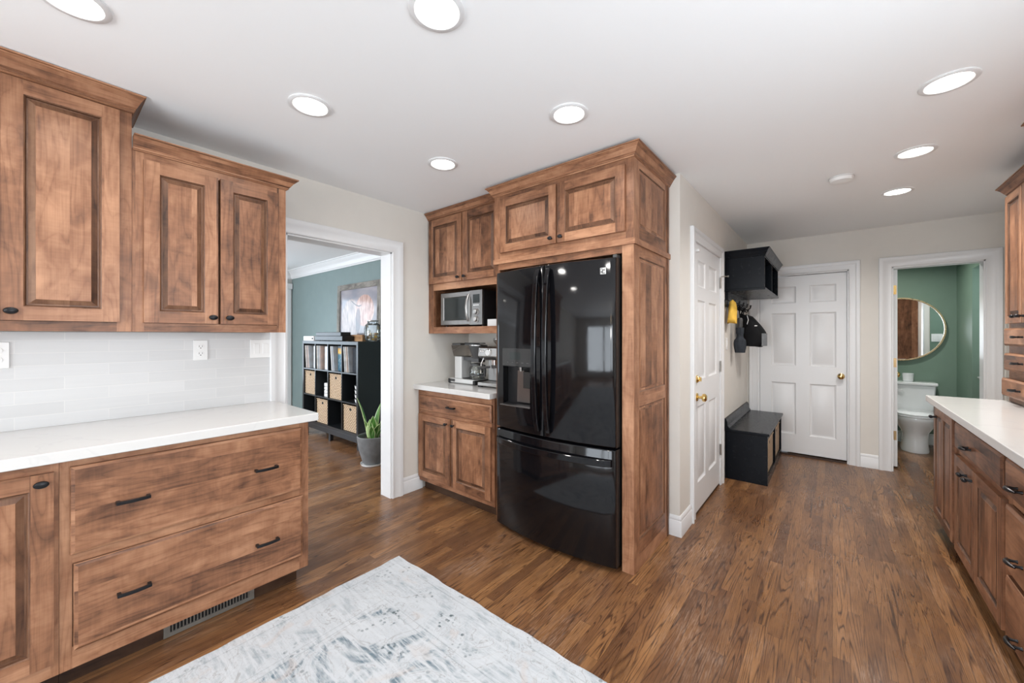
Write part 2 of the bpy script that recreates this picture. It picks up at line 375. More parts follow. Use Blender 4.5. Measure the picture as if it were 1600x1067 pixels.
# record sleeves: colour by object random
t = NT('record_sleeve'); oi = t.new('ShaderNodeObjectInfo')
c = t.ramp(oi.outputs['Random'], [(0.0, (0.72, 0.72, 0.70)), (0.25, (0.50, 0.55, 0.60)), (0.45, (0.75, 0.70, 0.62)), (0.6, (0.30, 0.33, 0.38)), (0.75, (0.62, 0.45, 0.38)), (0.9, (0.70, 0.74, 0.78))])
t.n[-1].name = t.n[-1].name
for nd in t.n:
    if nd.type == 'VALTORGB': nd.color_ramp.interpolation = 'CONSTANT'
t.link(t.mix(t.rng(t.noise(t.obj()[0], 14, 3), 0.35, 0.65, 0, 0.5), c, (0.35, 0.34, 0.34, 1)), t.b.inputs['Base Color']); t.b.inputs['Roughness'].default_value = 0.4
M['record_sleeve'] = t.m
t = NT('sleeve_art'); p, x, y, z = t.obj()
c = t.ramp(z, [(0.0, (0.03, 0.10, 0.16)), (0.20, (0.04, 0.14, 0.20)), (0.225, (0.75, 0.45, 0.06)), (0.27, (0.55, 0.30, 0.05)), (0.29, (0.04, 0.08, 0.12))])
t.link(t.mix(t.rng(t.noise(p, 30, 3), 0.55, 0.65, 0, 1), c, (0.35, 0.40, 0.40, 1)), t.b.inputs['Base Color']); M['sleeve_art'] = t.m

# ------------------------------------------------------------------ mesh helpers
class Fr:
    def __init__(s, o, A, B, Cc):
        s.o = Vector(o); s.A = Vector(A); s.B = Vector(B); s.C = Vector(Cc)
    def __call__(s, a, b, c): return s.o + s.A * a + s.B * b + s.C * c
    def dirv(s, d): return s.A * d[0] + s.B * d[1] + s.C * d[2]
WORLD = Fr((0, 0, 0), (1, 0, 0), (0, 1, 0), (0, 0, 1))
def FX(x): return Fr((x, 0, 0), (0, 1, 0), (0, 0, 1), (1, 0, 0))      # faces +x : a = y, b = z
def FY(y): return Fr((0, y, 0), (1, 0, 0), (0, 0, 1), (0, -1, 0))     # faces -y : a = x, b = z
def FN(x): return Fr((x, 0, 0), (0, -1, 0), (0, 0, 1), (-1, 0, 0))    # faces -x : a = -y, b = z

class MB:
    def __init__(s, fr=WORLD):
        s.fr = fr; s.v = []; s.f = []; s.m = []; s.uvs = []; s.seed()
    def seed(s):
        s.su = rnd.uniform(0, 40); s.sv = rnd.randint(0, 400) * 0.1 + 0.02
    def face(s, pts, mat=0, grain=None, uv=None, local=True):
        P = [s.fr(*p) if local else Vector(p) for p in pts]
        i0 = len(s.v); s.v += P
        s.f.append(tuple(range(i0, i0 + len(P)))); s.m.append(mat)
        if uv is None:
            n = Vector((0, 0, 0))
            for i in range(len(P)):
                a, b = P[i], P[(i + 1) % len(P)]
                n += a.cross(b)
            if n.length < 1e-12: n = Vector((0, 0, 1))
            n.normalize()
            g = s.fr.dirv(grain) if grain else Vector((0, 0, 1))
            if abs(g.dot(n)) > 0.9: g = s.fr.A if abs(s.fr.A.dot(n)) < 0.9 else s.fr.B
            g = (g - n * g.dot(n)).normalized(); w = n.cross(g)
            # keep v sign stable so opposite faces match
            if w.dot(Vector((1, 1, 1))) < 0: w = -w
            uv = [(p.dot(g) + s.su, p.dot(w) + s.sv) for p in P]
        s.uvs.append(uv)
    def box(s, a0, a1, b0, b1, c0, c1, mat=0, grain=None, newseed=True):
        if newseed: s.seed()
        if a0 > a1: a0, a1 = a1, a0
        if b0 > b1: b0, b1 = b1, b0
        if c0 > c1: c0, c1 = c1, c0
        if grain is None:
            d = (a1 - a0, b1 - b0, c1 - c0); k = d.index(max(d)); grain = tuple(1 if i == k else 0 for i in range(3))
        elif isinstance(grain, str): grain = {'a': (1, 0, 0), 'b': (0, 1, 0), 'c': (0, 0, 1)}[grain]
        Q = [((a0, b0, c1), (a1, b0, c1), (a1, b1, c1), (a0, b1, c1)), ((a1, b0, c0), (a0, b0, c0), (a0, b1, c0), (a1, b1, c0)),
             ((a1, b0, c1), (a1, b0, c0), (a1, b1, c0), (a1, b1, c1)), ((a0, b0, c0), (a0, b0, c1), (a0, b1, c1), (a0, b1, c0)),
             ((a0, b1, c1), (a1, b1, c1), (a1, b1, c0), (a0, b1, c0)), ((a0, b0, c0), (a1, b0, c0), (a1, b0, c1), (a0, b0, c1))]
        for q in Q: s.face(q, mat, grain)
    def rings(s, a0, a1, b0, b1, rings, mats, grain='b', cap=True):
        """nested rectangles (inset, depth); mats per step and for the cap"""
        g = {'a': (1, 0, 0), 'b': (0, 1, 0)}[grain]
        def rect(i, c): return [(a0 + i, b0 + i, c), (a1 - i, b0 + i, c), (a1 - i, b1 - i, c), (a0 + i, b1 - i, c)]
        for k in range(len(rings) - 1):
            r0 = rect(*rings[k]); r1 = rect(*rings[k + 1])
            for j in range(4):
                s.face([r0[j], r0[(j + 1) % 4], r1[(j + 1) % 4], r1[j]], mats[k], g)
        if cap: s.face(rect(*rings[-1]), mats[len(rings) - 1], g)
    def grid(s, P, mat=0, closeu=False, closev=False, flip=False, local=True, uvf=None):
        """P[i][j] points"""
        n = len(P); m = len(P[0])
        for i in range(n if closeu else n - 1):
            for j in range(m if closev else m - 1):
                q = [P[i][j], P[(i + 1) % n][j], P[(i + 1) % n][(j + 1) % m], P[i][(j + 1) % m]]
                uv = None
                if uvf: uv = [uvf(i, j), uvf(i + 1, j), uvf(i + 1, j + 1), uvf(i, j + 1)]
                if flip:
                    q = q[::-1]; uv = uv[::-1] if uv else None
                s.face(q, mat, None, uv, local)
    def lathe(s, o, axis, prof, seg=24, mat=0, sa=1.0, sb=1.0, capb=True, capt=True):
        """o local origin; axis 'a','b','c' ; prof [(r,h)]"""
        P = []
        for (r, h) in prof:
            ring = []
            for k in range(seg):
                th = 2 * PI * k / seg; x = math.cos(th) * r * sa; y = math.sin(th) * r * sb
                if axis == 'c': q = (o[0] + x, o[1] + y, o[2] + h)
                elif axis == 'b': q = (o[0] + y, o[1] + h, o[2] + x)
                else: q = (o[0] + h, o[1] + x, o[2] + y)
                ring.append(q)
            P.append(ring)
        s.grid(P, mat, closev=True, flip=True)
        if capb and prof[0][0] > 1e-5: s.face(P[0][::-1], mat)
        if capt and prof[-1][0] > 1e-5: s.face(P[-1], mat)
    def tube(s, pts, r, seg=10, mat=0, flat=None, caps=True):
        """pts local; r radius or list; flat=(ka,kb) ellipse scale"""
        P = [s.fr(*p) for p in pts]; n = len(P)
        rr = r if isinstance(r, (list, tuple)) else [r] * n
        up = Vector((0, 0, 1)); R = []
        t0 = (P[1] - P[0]).normalized()
        if abs(t0.dot(up)) > 0.95: up = Vector((1, 0, 0))
        for i in range(n):
            t_ = (P[min(i + 1, n - 1)] - P[max(i - 1, 0)]).normalized()
            e1 = (up - t_ * up.dot(t_)).normalized(); e2 = t_.cross(e1); up = e1
            ka, kb = flat if flat else (1, 1)
            R.append([P[i] + e1 * (math.cos(2 * PI * k / seg) * rr[i] * ka) + e2 * (math.sin(2 * PI * k / seg) * rr[i] * kb) for k in range(seg)])
        s.grid(R, mat, closev=True, flip=True, local=False)
        if caps:
            s.face(R[0][::-1], mat, local=False); s.face(R[-1], mat, local=False)
    def extr(s, path, prof, mat=0, closed=False, grain_along=True, caps=True):
        """sweep 2d profile [(out,up)] along path of (point, outdir) local ; outdir scaled for mitres"""
        rows = []
        for (p, d) in path:
            rows.append([(p[0] + d[0] * o_, p[1] + u_, p[2] + d[2] * o_) for (o_, u_) in prof])
        for i in range(len(rows) - 1):
            s.seed()
            g = tuple(rows[i + 1][0][k] - rows[i][0][k] for k in range(3))
            l = math.sqrt(sum(x * x for x in g)); g = tuple(x / l for x in g)
            for j in range(len(prof) - 1):
                s.face([rows[i][j], rows[i + 1][j], rows[i + 1][j + 1], rows[i][j + 1]], mat, g)
        if caps:
            s.face(rows[0], mat); s.face(rows[-1][::-1], mat)
    def blob(s, c, rad, mat=0, seg=16, rings=10, e=1.0, top=None, noise=0.0, ph=0.0):
        """superellipsoid-ish blob, radii rad=(ra,rb,rc), b is up"""
        P = []
        for i in range(rings + 1):
            th = -PI / 2 + PI * i / rings; cr = math.copysign(abs(math.cos(th)) ** e, math.cos(th)); sh = math.copysign(abs(math.sin(th)) ** e, math.sin(th))
            ring = []
            for k in range(seg):
                ph_ = 2 * PI * k / seg; ca = math.cos(ph_); sa = math.sin(ph_)
                xx = math.copysign(abs(ca) ** e, ca); yy = math.copysign(abs(sa) ** e, sa)
                w = 1.0 if not top else (1 + (top - 1) * (sh * 0.5 + 0.5))
                nz = 1 + noise * (math.sin(3.1 * ph_ + 5 * th + ph) * 0.6 + math.sin(7 * ph_ - 9 * th + ph * 2) * 0.4)
                ring.append((c[0] + rad[0] * xx * cr * w * nz, c[1] + rad[1] * sh, c[2] + rad[2] * yy * cr * w * nz))
            P.append(ring)
        s.grid(P, mat, closev=True)
    def build(s, name, mats, parent=None, bevel=0.0, smooth=True, angle=35, weld=True, kind=None):
        mats = mats if isinstance(mats, (list, tuple)) else [mats]
        off = parent_off(parent)
        me = D.meshes.new(name)
        me.from_pydata([tuple(v - off) for v in s.v], [], s.f)
        for m in mats: me.materials.append(M[m])
        uvl = me.uv_layers.new(name='UVMap')
        i = 0
        for k, p in enumerate(me.polygons):
            p.material_index = s.m[k]
            for (u, v) in s.uvs[k]:
                uvl.data[i].uv = (u, v); i += 1
        import bmesh
        bm = bmesh.new(); bm.from_mesh(me)
        if weld: bmesh.ops.remove_doubles(bm, verts=bm.verts, dist=1e-5)
        bmesh.ops.dissolve_degenerate(bm, edges=bm.edges, dist=1e-6)
        bmesh.ops.recalc_face_normals(bm, faces=bm.faces)
        bm.to_mesh(me); bm.free()
        o = D.objects.new(name, me); C.objects.link(o)
        if parent:
            o.parent = parent
        if smooth:
            me.shade_smooth(); me.set_sharp_from_angle(angle=math.radians(angle))
        if bevel:
            b = o.modifiers.new('bevel', 'BEVEL'); b.width = bevel; b.segments = 2; b.limit_method = 'ANGLE'; b.angle_limit = math.radians(40)
            b.harden_normals = True
        if kind: o['kind'] = kind
        return o
OFF = {}
def parent_off(p):
    if p is None: return Vector((0, 0, 0))
    return OFF.get(p.name, Vector((0, 0, 0)))
def thing(name, label, cat, loc=(0, 0, 0), group=None):
    o = D.objects.new(name, None); C.objects.link(o); o.empty_display_size = 0.1
    o.location = loc; o['label'] = label; o['category'] = cat
    if group: o['group'] = group
    OFF[o.name] = Vector(loc)
    return o
def child_off(o, parent):           # sub-part parents share their thing's origin
    OFF[o.name] = parent_off(parent); return o
def tag(o, label, cat, group=None):
    o['label'] = label; o['category'] = cat
    if group: o['group'] = group
    return o
def origin_to(o, loc):              # move a one-mesh thing's origin to loc
    loc = Vector(loc)
    o.data.transform(Matrix.Translation(-loc)); o.location = loc
    OFF[o.name] = loc
    return o
def struct(mb, name, mat, parent=None, bevel=0.0, **k):
    return mb.build(name, mat, parent, bevel, kind='structure', **k)

# ------------------------------------------------------------------ room shell
m = MB(); m.box(-7.2, 1.9, -3.4, 7.1, -0.12, 0.0); struct(m, 'floor', 'oak_floor')
m = MB(); m.box(-7.2, 1.9, -3.4, 7.1, H, H + 0.12); struct(m, 'ceiling', 'paint_ceiling')
LT = 0.14    # left wall thickness
m = MB()
m.box(W - LT, W, SY, 1.032, 0, H); m.box(W - LT, W, 1.832, NB, 0, H); m.box(W - LT, W, 1.032, 1.832, 2.01, H)
struct(m, 'wall_left', 'paint_wall')
m = MB(); m.box(W - LT, HX - 0.12, NB, NB + 0.12, 0, H); m.box(W, -0.86, NB - 0.002, NB, 0, H); struct(m, 'wall_nook', 'paint_wall')
m = MB(); m.box(-7.16, W - LT, NB, NB + 0.12, 0, H); struct(m, 'wall_living_north', 'paint_teal')
m = MB(); m.box(-7.16, -7.04, SY, 0.2, 0, H); m.box(-7.16, -7.04, 1.9, NB, 0, H); m.box(-7.16, -7.04, 0.2, 1.9, 0, 0.5); m.box(-7.16, -7.04, 0.2, 1.9, 2.1, H); struct(m, 'wall_living_west', 'paint_grey')
m = MB()
x0, x1 = -6.2, -3.8
m.box(-7.16, x0, SY - 0.12, SY, 0, H); m.box(x1, W - LT, SY - 0.12, SY, 0, H); m.box(x0, x1, SY - 0.12, SY, 0, 0.45); m.box(x0, x1, SY - 0.12, SY, 2.15, H)
struct(m, 'wall_living_south', 'paint_teal')
m = MB()
x0, x1 = -2.2, 0.4
m.box(W - LT, x0, SY - 0.12, SY, 0, H); m.box(x1, RX + 0.12, SY - 0.12, SY, 0, H); m.box(x0, x1, SY - 0.12, SY, 2.1, H); m.box(x0, x1, SY - 0.12, SY, 0, 0.2)
struct(m, 'wall_south', 'paint_wall')
m = MB()
DH1 = 2.022
m.box(HX - 0.12, HX, NB + 0.12, 3.03, 0, H); m.box(HX - 0.12, HX, NB - 0.012, NB + 0.12, 0, H); m.box(-0.86, HX - 0.12, NB - 0.012, NB, 0, H)
m.box(HX - 0.12, HX, 3.86, BY, 0, H); m.box(HX - 0.12, HX, 3.03, 3.86, DH1, H)
struct(m, 'wall_hall', 'paint_wall')
m = MB()
D2a, D2b, D2h = -0.667, 0.128, 2.012
B0, B1, Bh = 0.449, 1.045, 2.004
m.box(HX - 0.12, D2a, BY, BY + 0.12, 0, H); m.box(D2a, D2b, BY, BY + 0.12, D2h, H); m.box(D2b, B0, BY, BY + 0.12, 0, H)
m.box(B0, B1, BY, BY + 0.12, Bh, H); m.box(B1, RX + 0.12, BY, BY + 0.12, 0, H)
struct(m, 'wall_north', 'paint_wall')
m = MB()
y0, y1 = -0.2, 1.4
m.box(RX, RX + 0.12, SY, y0, 0, H); m.box(RX, RX + 0.12, y1, BY, 0, H); m.box(RX, RX + 0.12, y0, y1, 0, 1.0); m.box(RX, RX + 0.12, y0, y1, 1.95, H)
struct(m, 'wall_right', 'paint_wall')
# powder room
BB = 6.9
m = MB(); m.box(-0.4, 1.9, BB, BB + 0.1, 0, H); struct(m, 'wall_bath_back', 'paint_green')
m = MB(); m.box(1.134, 1.254, 6.242, BB, 0, H); m.box(1.134, 1.254, BY + 0.122, 6.242, 2.04, H); struct(m, 'wall_bath_right', 'paint_green')
m = MB(); m.box(1.254, 1.72, 6.242, 6.34, 0, H); m.box(1.70, 1.80, BY + 0.122, 6.242, 0, H); struct(m, 'wall_bath_alcove', 'paint_green')
m = MB(); m.box(1.254, 1.70, BY + 0.122, 6.242, 2.04, 2.10); struct(m, 'ceiling_alcove', 'paint_teal')  # teal stands in for the bluish light on this underside
m = MB(); m.box(-0.4, -0.3, BY + 0.12, BB, 0, H); struct(m, 'wall_bath_left', 'paint_green')
m = MB()
m.box(-0.3, B0 - 0.002, BY + 0.12, BY + 0.126, 0, H); m.box(B1 + 0.06, 1.70, BY + 0.12, BY + 0.126, 0, H); m.box(B0, B1, BY + 0.12, BY + 0.126, Bh + 0.06, H)
struct(m, 'wall_bath_front', 'paint_green')
# backsplash
m = MB(); m.box(W, W + 0.009, -0.75, 0.938, 0.9145, 1.349); struct(m, 'wall_backsplash', 'tile')
m = MB(); m.box(W, W + 0.010, 0.938, 0.944, 0.9145, 1.349); struct(m, 'trim_7', 'grout')

# casings
CP = [(0, 0), (0, .012), (.006, .016), (.018, .013), (.052, .016), (.060, .023), (.070, .025), (.086, .025), (.090, .020), (.090, 0)]
def casing(name, fr, a0, a1, top, w=0.09, sides=(True, True)):
    m = MB(fr); k = w / 0.09
    pr = [(t_ * k, c) for (t_, c) in CP]
    def pt(side, t_, c):
        return {0: (a0 - t_, 0.0, c), 1: (a0 - t_, top + t_, c), 2: (a1 + t_, top + t_, c), 3: (a1 + t_, 0.0, c)}[side]
    segs = [(0, 1)] if sides[0] else []
    segs += [(1, 2)]
    if sides[1]: segs += [(2, 3)]
    for (p, q) in segs:
        for j in range(len(pr) - 1):
            m.face([pt(p, *pr[j]), pt(p, *pr[j + 1]), pt(q, *pr[j + 1]), pt(q, *pr[j])])
    return struct(m, name, 'paint_trim')
casing('trim_1', FX(W), 1.032, 1.832, 2.01, 0.098)
casing('trim_2', FX(HX), 3.03, 3.86, DH1)
casing('trim_3', FY(BY), D2a, D2b, D2h)
casing('trim_4', FY(BY), B0, B1, Bh, 0.095)
def jambs(name, fr, a0, a1, top, d, th=0.012):
    m = MB(fr); m.box(a0 - 0.001, a0 + th, 0, top, -d, 0); m.box(a1 - th, a1 + 0.001, 0, top, -d, 0); m.box(a0, a1, top - th, top, -d, 0)
    return struct(m, name, 'paint_trim', bevel=0.001)
jambs('trim_8', FX(W), 1.032, 1.832, 2.01, LT)
jambs('trim_9', FX(HX), 3.03, 3.86, DH1, 0.12)
jambs('trim_10', FY(BY), D2a, D2b, D2h, 0.12)
jambs('trim_11', FY(BY), B0, B1, Bh, 0.126)
# living side casing of the doorway and a door casing on the far living wall
casing('trim_12', Fr((W - LT, 0, 0), (0, -1, 0), (0, 0, 1), (-1, 0, 0)), -1.832, -1.032, 2.01)
m = MB(FX(-7.04)); m.box(2.60, 2.69, 0, 2.11, 0, 0.02); m.box(2.35, 2.70, 2.11, 2.20, 0, 0.05); struct(m, 'trim_13', 'paint_trim', bevel=0.003)
# living crown
m = MB(FY(NB)); prof = [(0, -.13), (.012, -.13), (.014, -.115), (.024, -.11), (.03, -.085), (.05, -.05), (.085, -.025), (.09, -.015), (.105, -.012), (.105, 0), (0, 0)]
m.extr([((-7.04, H, 0), (0, 0, 1)), ((W - LT, H, 0), (0, 0, 1))], prof); struct(m, 'trim_5', 'paint_trim')
m = MB(FX(-7.04)); m.extr([((SY, H, 0), (0, 0, 1)), ((NB, H, 0), (0, 0, 1))], prof); struct(m, 'trim_6', 'paint_trim')
# baseboards
BP = [(0, 0), (.014, 0), (.014, .10), (.010, .106), (.012, .114), (.007, .128), (.003, .135), (0, .135)]
def base(name, fr, path):
    m = MB(fr); m.extr(path, BP); return struct(m, name, 'paint_trim')
base('baseboard_left', FX(W), [((1.930, 0, 0), (0, 0, 1)), ((2.135, 0, 0), (0, 0, 1))])
m = MB(); pr = BP
def base2(name, pts):
    """pts [(x,y,dx,dy)] world path"""
    m = MB(); rows = [[(x + dx * o_, y + dy * o_, u_) for (o_, u_) in BP] for (x, y, dx, dy) in pts]
    for i in range(len(rows) - 1):
        for j in range(len(BP) - 1): m.face([rows[i][j], rows[i + 1][j], rows[i + 1][j + 1], rows[i][j + 1]])
    m.face(rows[0]); m.face(rows[-1][::-1])
    return struct(m, name, 'paint_trim')
base2('baseboard_hall', [(-0.848, NB - 0.012, 0, -1), (HX, NB - 0.012, 1, -1), (HX, 2.939, 1, 0)])
base2('baseboard_north', [(0.219, BY, 0, -1), (0.353, BY, 0, -1)])
base2('baseboard_living', [(-7.04, NB, 0, -1), (W - LT, NB, 0, -1)])
base2('baseboard_bath', [(-0.3, BB, 0, -1), (1.134, BB, -1, -1), (1.134, 6.25, -1, 0)])

# windows behind the camera
def window(name, fr, a0, a1, b0, b1, nm):
    m = MB(fr); f = 0.06
    m.box(a0, a0 + f, b0, b1, -0.08, 0.015); m.box(a1 - f, a1, b0, b1, -0.08, 0.015); m.box(a0 + f, a1 - f, b0, b0 + f, -0.08, 0.015); m.box(a0 + f, a1 - f, b1 - f, b1, -0.08, 0.015)
    for k in range(1, nm):
        c = a0 + (a1 - a0) * k / nm; m.box(c - 0.035, c + 0.035, b0 + f, b1 - f, -0.07, 0.0)
    return struct(m, name, 'paint_trim', bevel=0.002)
window('window_4', FX(-7.04), 0.2, 1.9, 0.5, 2.1, 2)
S_ = lambda y: Fr((0, y, 0), (-1, 0, 0), (0, 0, 1), (0, 1, 0))
window('window_1', S_(SY), -0.4, 2.2, 0.2, 2.1, 3)
window('added_window', FN(RX), -1.4, 0.2, 1.0, 1.95, 2)  # unseen window beside the camera, added to brighten the ceiling
window('window_3', S_(SY), 3.8, 6.2, 0.45, 2.15, 3)

# ------------------------------------------------------------------ white panel doors
def panel_door(name, fr, a0, a1, b0, b1, th, cols, rows, both=True):
    m = MB(fr)
    xs = [a0] + [v for c in cols for v in c] + [a1]; zs = [b0] + [v for r in rows for v in r] + [b1]
    for i in range(len(xs) - 1):
        for j in range(len(zs) - 1):
            if i % 2 == 1 and j % 2 == 1:
                m.box(xs[i], xs[i + 1], zs[j], zs[j + 1], -th + 0.010, -0.012, newseed=False)
                R = [(0, 0.0), (.004, -.004), (.014, -.0105), (.022, -.0105), (.040, -.003)]
                m.rings(xs[i], xs[i + 1], zs[j], zs[j + 1], R, [0] * 5)
                if both: m.rings(xs[i], xs[i + 1], zs[j], zs[j + 1], [(q, -th - c) for (q, c) in R], [0] * 5)
            else:
                m.box(xs[i], xs[i + 1], zs[j], zs[j + 1], -th, 0, newseed=False)
    return struct(m, name, 'paint_door')
def knob(fr, a, b, c, parent, name='door_knob', mat='brass'):
    m = MB(fr); m.lathe((a, b, c), 'c', [(.031, 0), (.031, .004), (.026, .008), (.012, .010), (.010, .028), (.013, .034), (.026, .040), (.030, .050), (.028, .060), (.018, .068), (0, .070)], 20)
    o = m.build(name, mat, parent); o['label'] = 'brass round knob'; return o
def hinge(fr, a, b, c, parent, mat='nickel', leaf=0.016):
    m = MB(fr); m.box(a - 0.004, a + leaf, b - .045, b + .045, c - .001, c + .003); m.lathe((a - .006, b - .048, c + .006), 'b', [(.006, 0), (.006, .096)], 10)
    return m.build('hinge', mat, parent)
# hall door (left), hinges on its far edge
fr = FX(HX + 0.002)
d1 = panel_door('door_1', fr, 3.045, 3.846, 0.022, 2.008, 0.04, [(3.135, 3.360), (3.470, 3.735)], [(0.23, 0.80), (1.0, 1.60), (1.70, 1.90)])
knob(fr, 3.105, 0.875, 0.0, d1)
m = MB(fr); m.lathe((3.10, 1.01, 0), 'c', [(.028, 0), (.028, .008), (.020, .014), (.018, .020), (0, .021)], 18); m.box(3.095, 3.105, 0.995, 1.025, .018, .034); o = m.build('deadbolt', 'brass', d1); o['label'] = 'brass deadbolt'
for z in (0.32, 1.06, 1.80): hinge(fr, 3.858, z, 0.004, d1)
m = MB(fr); m.tube([(3.862, 1.80 + .055, .012), (3.868, 1.80 + .058, .03), (3.89, 1.80 + .058, .06)], 0.004, 8); m.lathe((3.89, 1.858, .058), 'c', [(.008, 0), (.008, .01)], 10); m.build('door_stop', 'nickel', d1)
m = MB(fr); m.box(3.05, 3.075, 1.945, 1.965, 0, .03); m.build('door_catch', 'plastic_white', d1, bevel=.002)
m = MB(); m.box(HX - .12, HX + .0, 3.03, 3.86, 0.0, 0.02); struct(m, 'trim_14', 'maple_toe')
# far white door
fr = FY(BY + 0.03)
d2 = panel_door('door_2', fr, D2a + .014, D2b - .014, 0.028, 1.996, 0.04, [(-0.545, -0.315), (-0.195, 0.03)], [(0.232, 0.805), (0.994, 1.583), (1.694, 1.88)])
knob(fr, 0.068, 0.905, 0.0, d2)
m = MB(); m.box(D2a, D2b, BY + .002, BY + .12, 0.0, 0.018); struct(m, 'trim_15', 'maple_toe')
# powder-room door, open 90 degrees inwards, seen by its hinge edge
fr = Fr((0.452, 0, 0), (0, -1, 0), (0, 0, 1), (-1, 0, 0))
frd = Fr((B0 + 0.052, 0, 0), (0, 1, 0), (0, 0, 1), (1, 0, 0))
ya = BY + 0.14
d3 = panel_door('door_3', frd, ya, ya + 0.57, 0.02, 1.99, 0.036, [(ya + .09, ya + .25), (ya + .33, ya + .48)], [(0.232, 0.805), (0.994, 1.583), (1.694, 1.88)])
knob(frd, ya + 0.51, 0.905, 0.0, d3)
for z in (0.33, 1.06, 1.79):
    m = MB(FY(ya)); m.box(B0 + .0155, B0 + .045, z - .045, z + .045, -0.0005, .003)
    for dz in (-.03, 0, .03): m.lathe((B0 + .03 + (.006 if dz == 0 else -.004), z + dz, .0028), 'c', [(.004, 0), (.0035, .0012), (0, .0015)], 8)
    m.lathe((B0 + .010, z - .046, .004), 'b', [(.006, 0), (.006, .092)], 10)
    m.build('hinge', 'brass' if z > 1.5 else 'brass_old', d3)

# ------------------------------------------------------------------ cabinet builders
DT = 0.020
def wdoor(fr, a0, a1, b0, b1, parent, label=None, st=0.055, c=0.0, cols=1, name='door'):
    """raised panel door; outer face at c+DT"""
    m = MB(fr); T = c + DT; e = 0.004
    m.box(a0, a0 + st, b0, b1, c, T, 0, 'b'); m.box(a1 - st, a1, b0, b1, c, T, 0, 'b')
    m.box(a0 + st, a1 - st, b0, b0 + st, c, T, 0, 'a'); m.box(a0 + st, a1 - st, b1 - st, b1, c, T, 0, 'a')
    pa = [(a0 + st, a1 - st)]
    if cols == 2:
        mid = (a0 + a1) / 2; m.box(mid - st / 2, mid + st / 2, b0 + st, b1 - st, c, T, 0, 'b')
        pa = [(a0 + st, mid - st / 2), (mid + st / 2, a1 - st)]
    for (p, q) in pa:
        m.seed()
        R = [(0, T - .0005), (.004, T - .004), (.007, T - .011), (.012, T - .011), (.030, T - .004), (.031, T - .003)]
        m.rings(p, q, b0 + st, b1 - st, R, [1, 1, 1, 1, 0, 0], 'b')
    o = m.build(name, ['maple', 'maple_glaze_shade'], parent, bevel=0.003, weld=False)
    if label: o['label'] = label
    return child_off(o, parent)
def wdrawer(fr, a0, a1, b0, b1, parent, c=0.0, ch=0.012, grain='a', name='drawer', thick=None):
    m = MB(fr); T = c + (thick or DT)
    m.seed()
    m.rings(a0, a1, b0, b1, [(0, c), (0, T - .008), (.002, T - .005), (ch, T)], [1, 0, 0, 0], grain)  # edge sides take the darker copy: glaze and edge shadow in the colour
    o = m.build(name, ['maple', 'maple_glaze_shade'], parent, bevel=0.0, weld=True, angle=25)
    return child_off(o, parent)
def oval_knob(fr, a, b, c, parent, k=1.0):
    m = MB(fr); m.lathe((a, b, c), 'c', [(.007 * k, 0), (.005 * k, .006), (.005 * k, .014)], 12, capt=False)
    m.lathe((a, b, c), 'c', [(.005 * k, .014), (.0145 * k, .018), (.0165 * k, .022), (.0145 * k, .026), (.008 * k, .029), (0, .030)], 20, sa=1.15, sb=0.8)
    return m.build('knob', 'knob_black', parent)
def bar_pull(fr, a, b, c, parent, w=0.10, k=1.0):
    m = MB(fr); h = w / 2
    for s in (-1, 1): m.box(a + s * (h - .012), a + s * h, b - .006, b + .006, c, c + .022, newseed=False)
    pts = [(a - h + (2 * h) * i / 10, b, c + .022 + .006 * math.sin(PI * i / 10)) for i in range(11)]
    P = [[(p[0], p[1] + y_, p[2] + z_) for (y_, z_) in ((-.006, -.004), (.006, -.004), (.006, .005), (-.006, .005))] for p in pts]
    m.grid(P, closev=True); m.face(P[0]); m.face(P[-1][::-1])
    return m.build('pull', 'knob_black', parent, bevel=0.001)
def bow_pull(fr, a, b, c, parent, w=0.085):
    m = MB(fr); h = w / 2
    for s in (-1, 1): m.lathe((a + s * (h - .018), b, c), 'c', [(.007, 0), (.005, .008), (.006, .022)], 10)
    pts = [(a - h + (2 * h) * i / 14, b, c + .022 + .010 * math.sin(PI * i / 14)) for i in range(15)]
    rr = [.003 + .0055 * math.sin(PI * i / 14) for i in range(15)]
    m.tube(pts, rr, 10)
    return m.build('pull', 'knob_black', parent)
def dumb_pull(fr, a, b, c, parent):
    """double-ended oval knob on a post"""
    m = MB(fr); m.lathe((a, b, c), 'c', [(.008, 0), (.006, .01), (.006, .022), (.010, .025)], 12)
    m.tube([(a - .020, b, c + .028), (a - .012, b, c + .028), (a, b, c + .028), (a + .012, b, c + .028), (a + .020, b, c + .028)], [.006, .010, .007, .010, .006], 12)
    return m.build('knob', 'knob_black', parent)
CR = [(0, -.062), (.006, -.062), (.010, -.056), (.014, -.055), (.014, -.050), (.020, -.044), (.036, -.022), (.048, -.010), (.050, -.007), (.056, -.006), (.056, 0), (0, 0)]
def crown(fr, pts, top, parent, prof=CR, name='crown_molding', k=1.0, kz=1.0, mat='maple'):
    """pts [(a,c,da,dc)] plan path with outward dirs"""
    m = MB(fr); rows = [[(a + da * o_ * k, top + u_ * kz, c + dc * o_ * k) for (o_, u_) in prof] for (a, c, da, dc) in pts]
    for i in range(len(rows) - 1):
        m.seed(); g = (1, 0, 0) if abs(rows[i + 1][0][0] - rows[i][0][0]) > abs(rows[i + 1][0][2] - rows[i][0][2]) else (0, 0, 1)
        for j in range(len(prof) - 1): m.face([rows[i][j], rows[i + 1][j], rows[i + 1][j + 1], rows[i][j + 1]], 0, g)
    m.face(rows[0]); m.face(rows[-1][::-1])
    return m.build(name, mat, parent, weld=False)

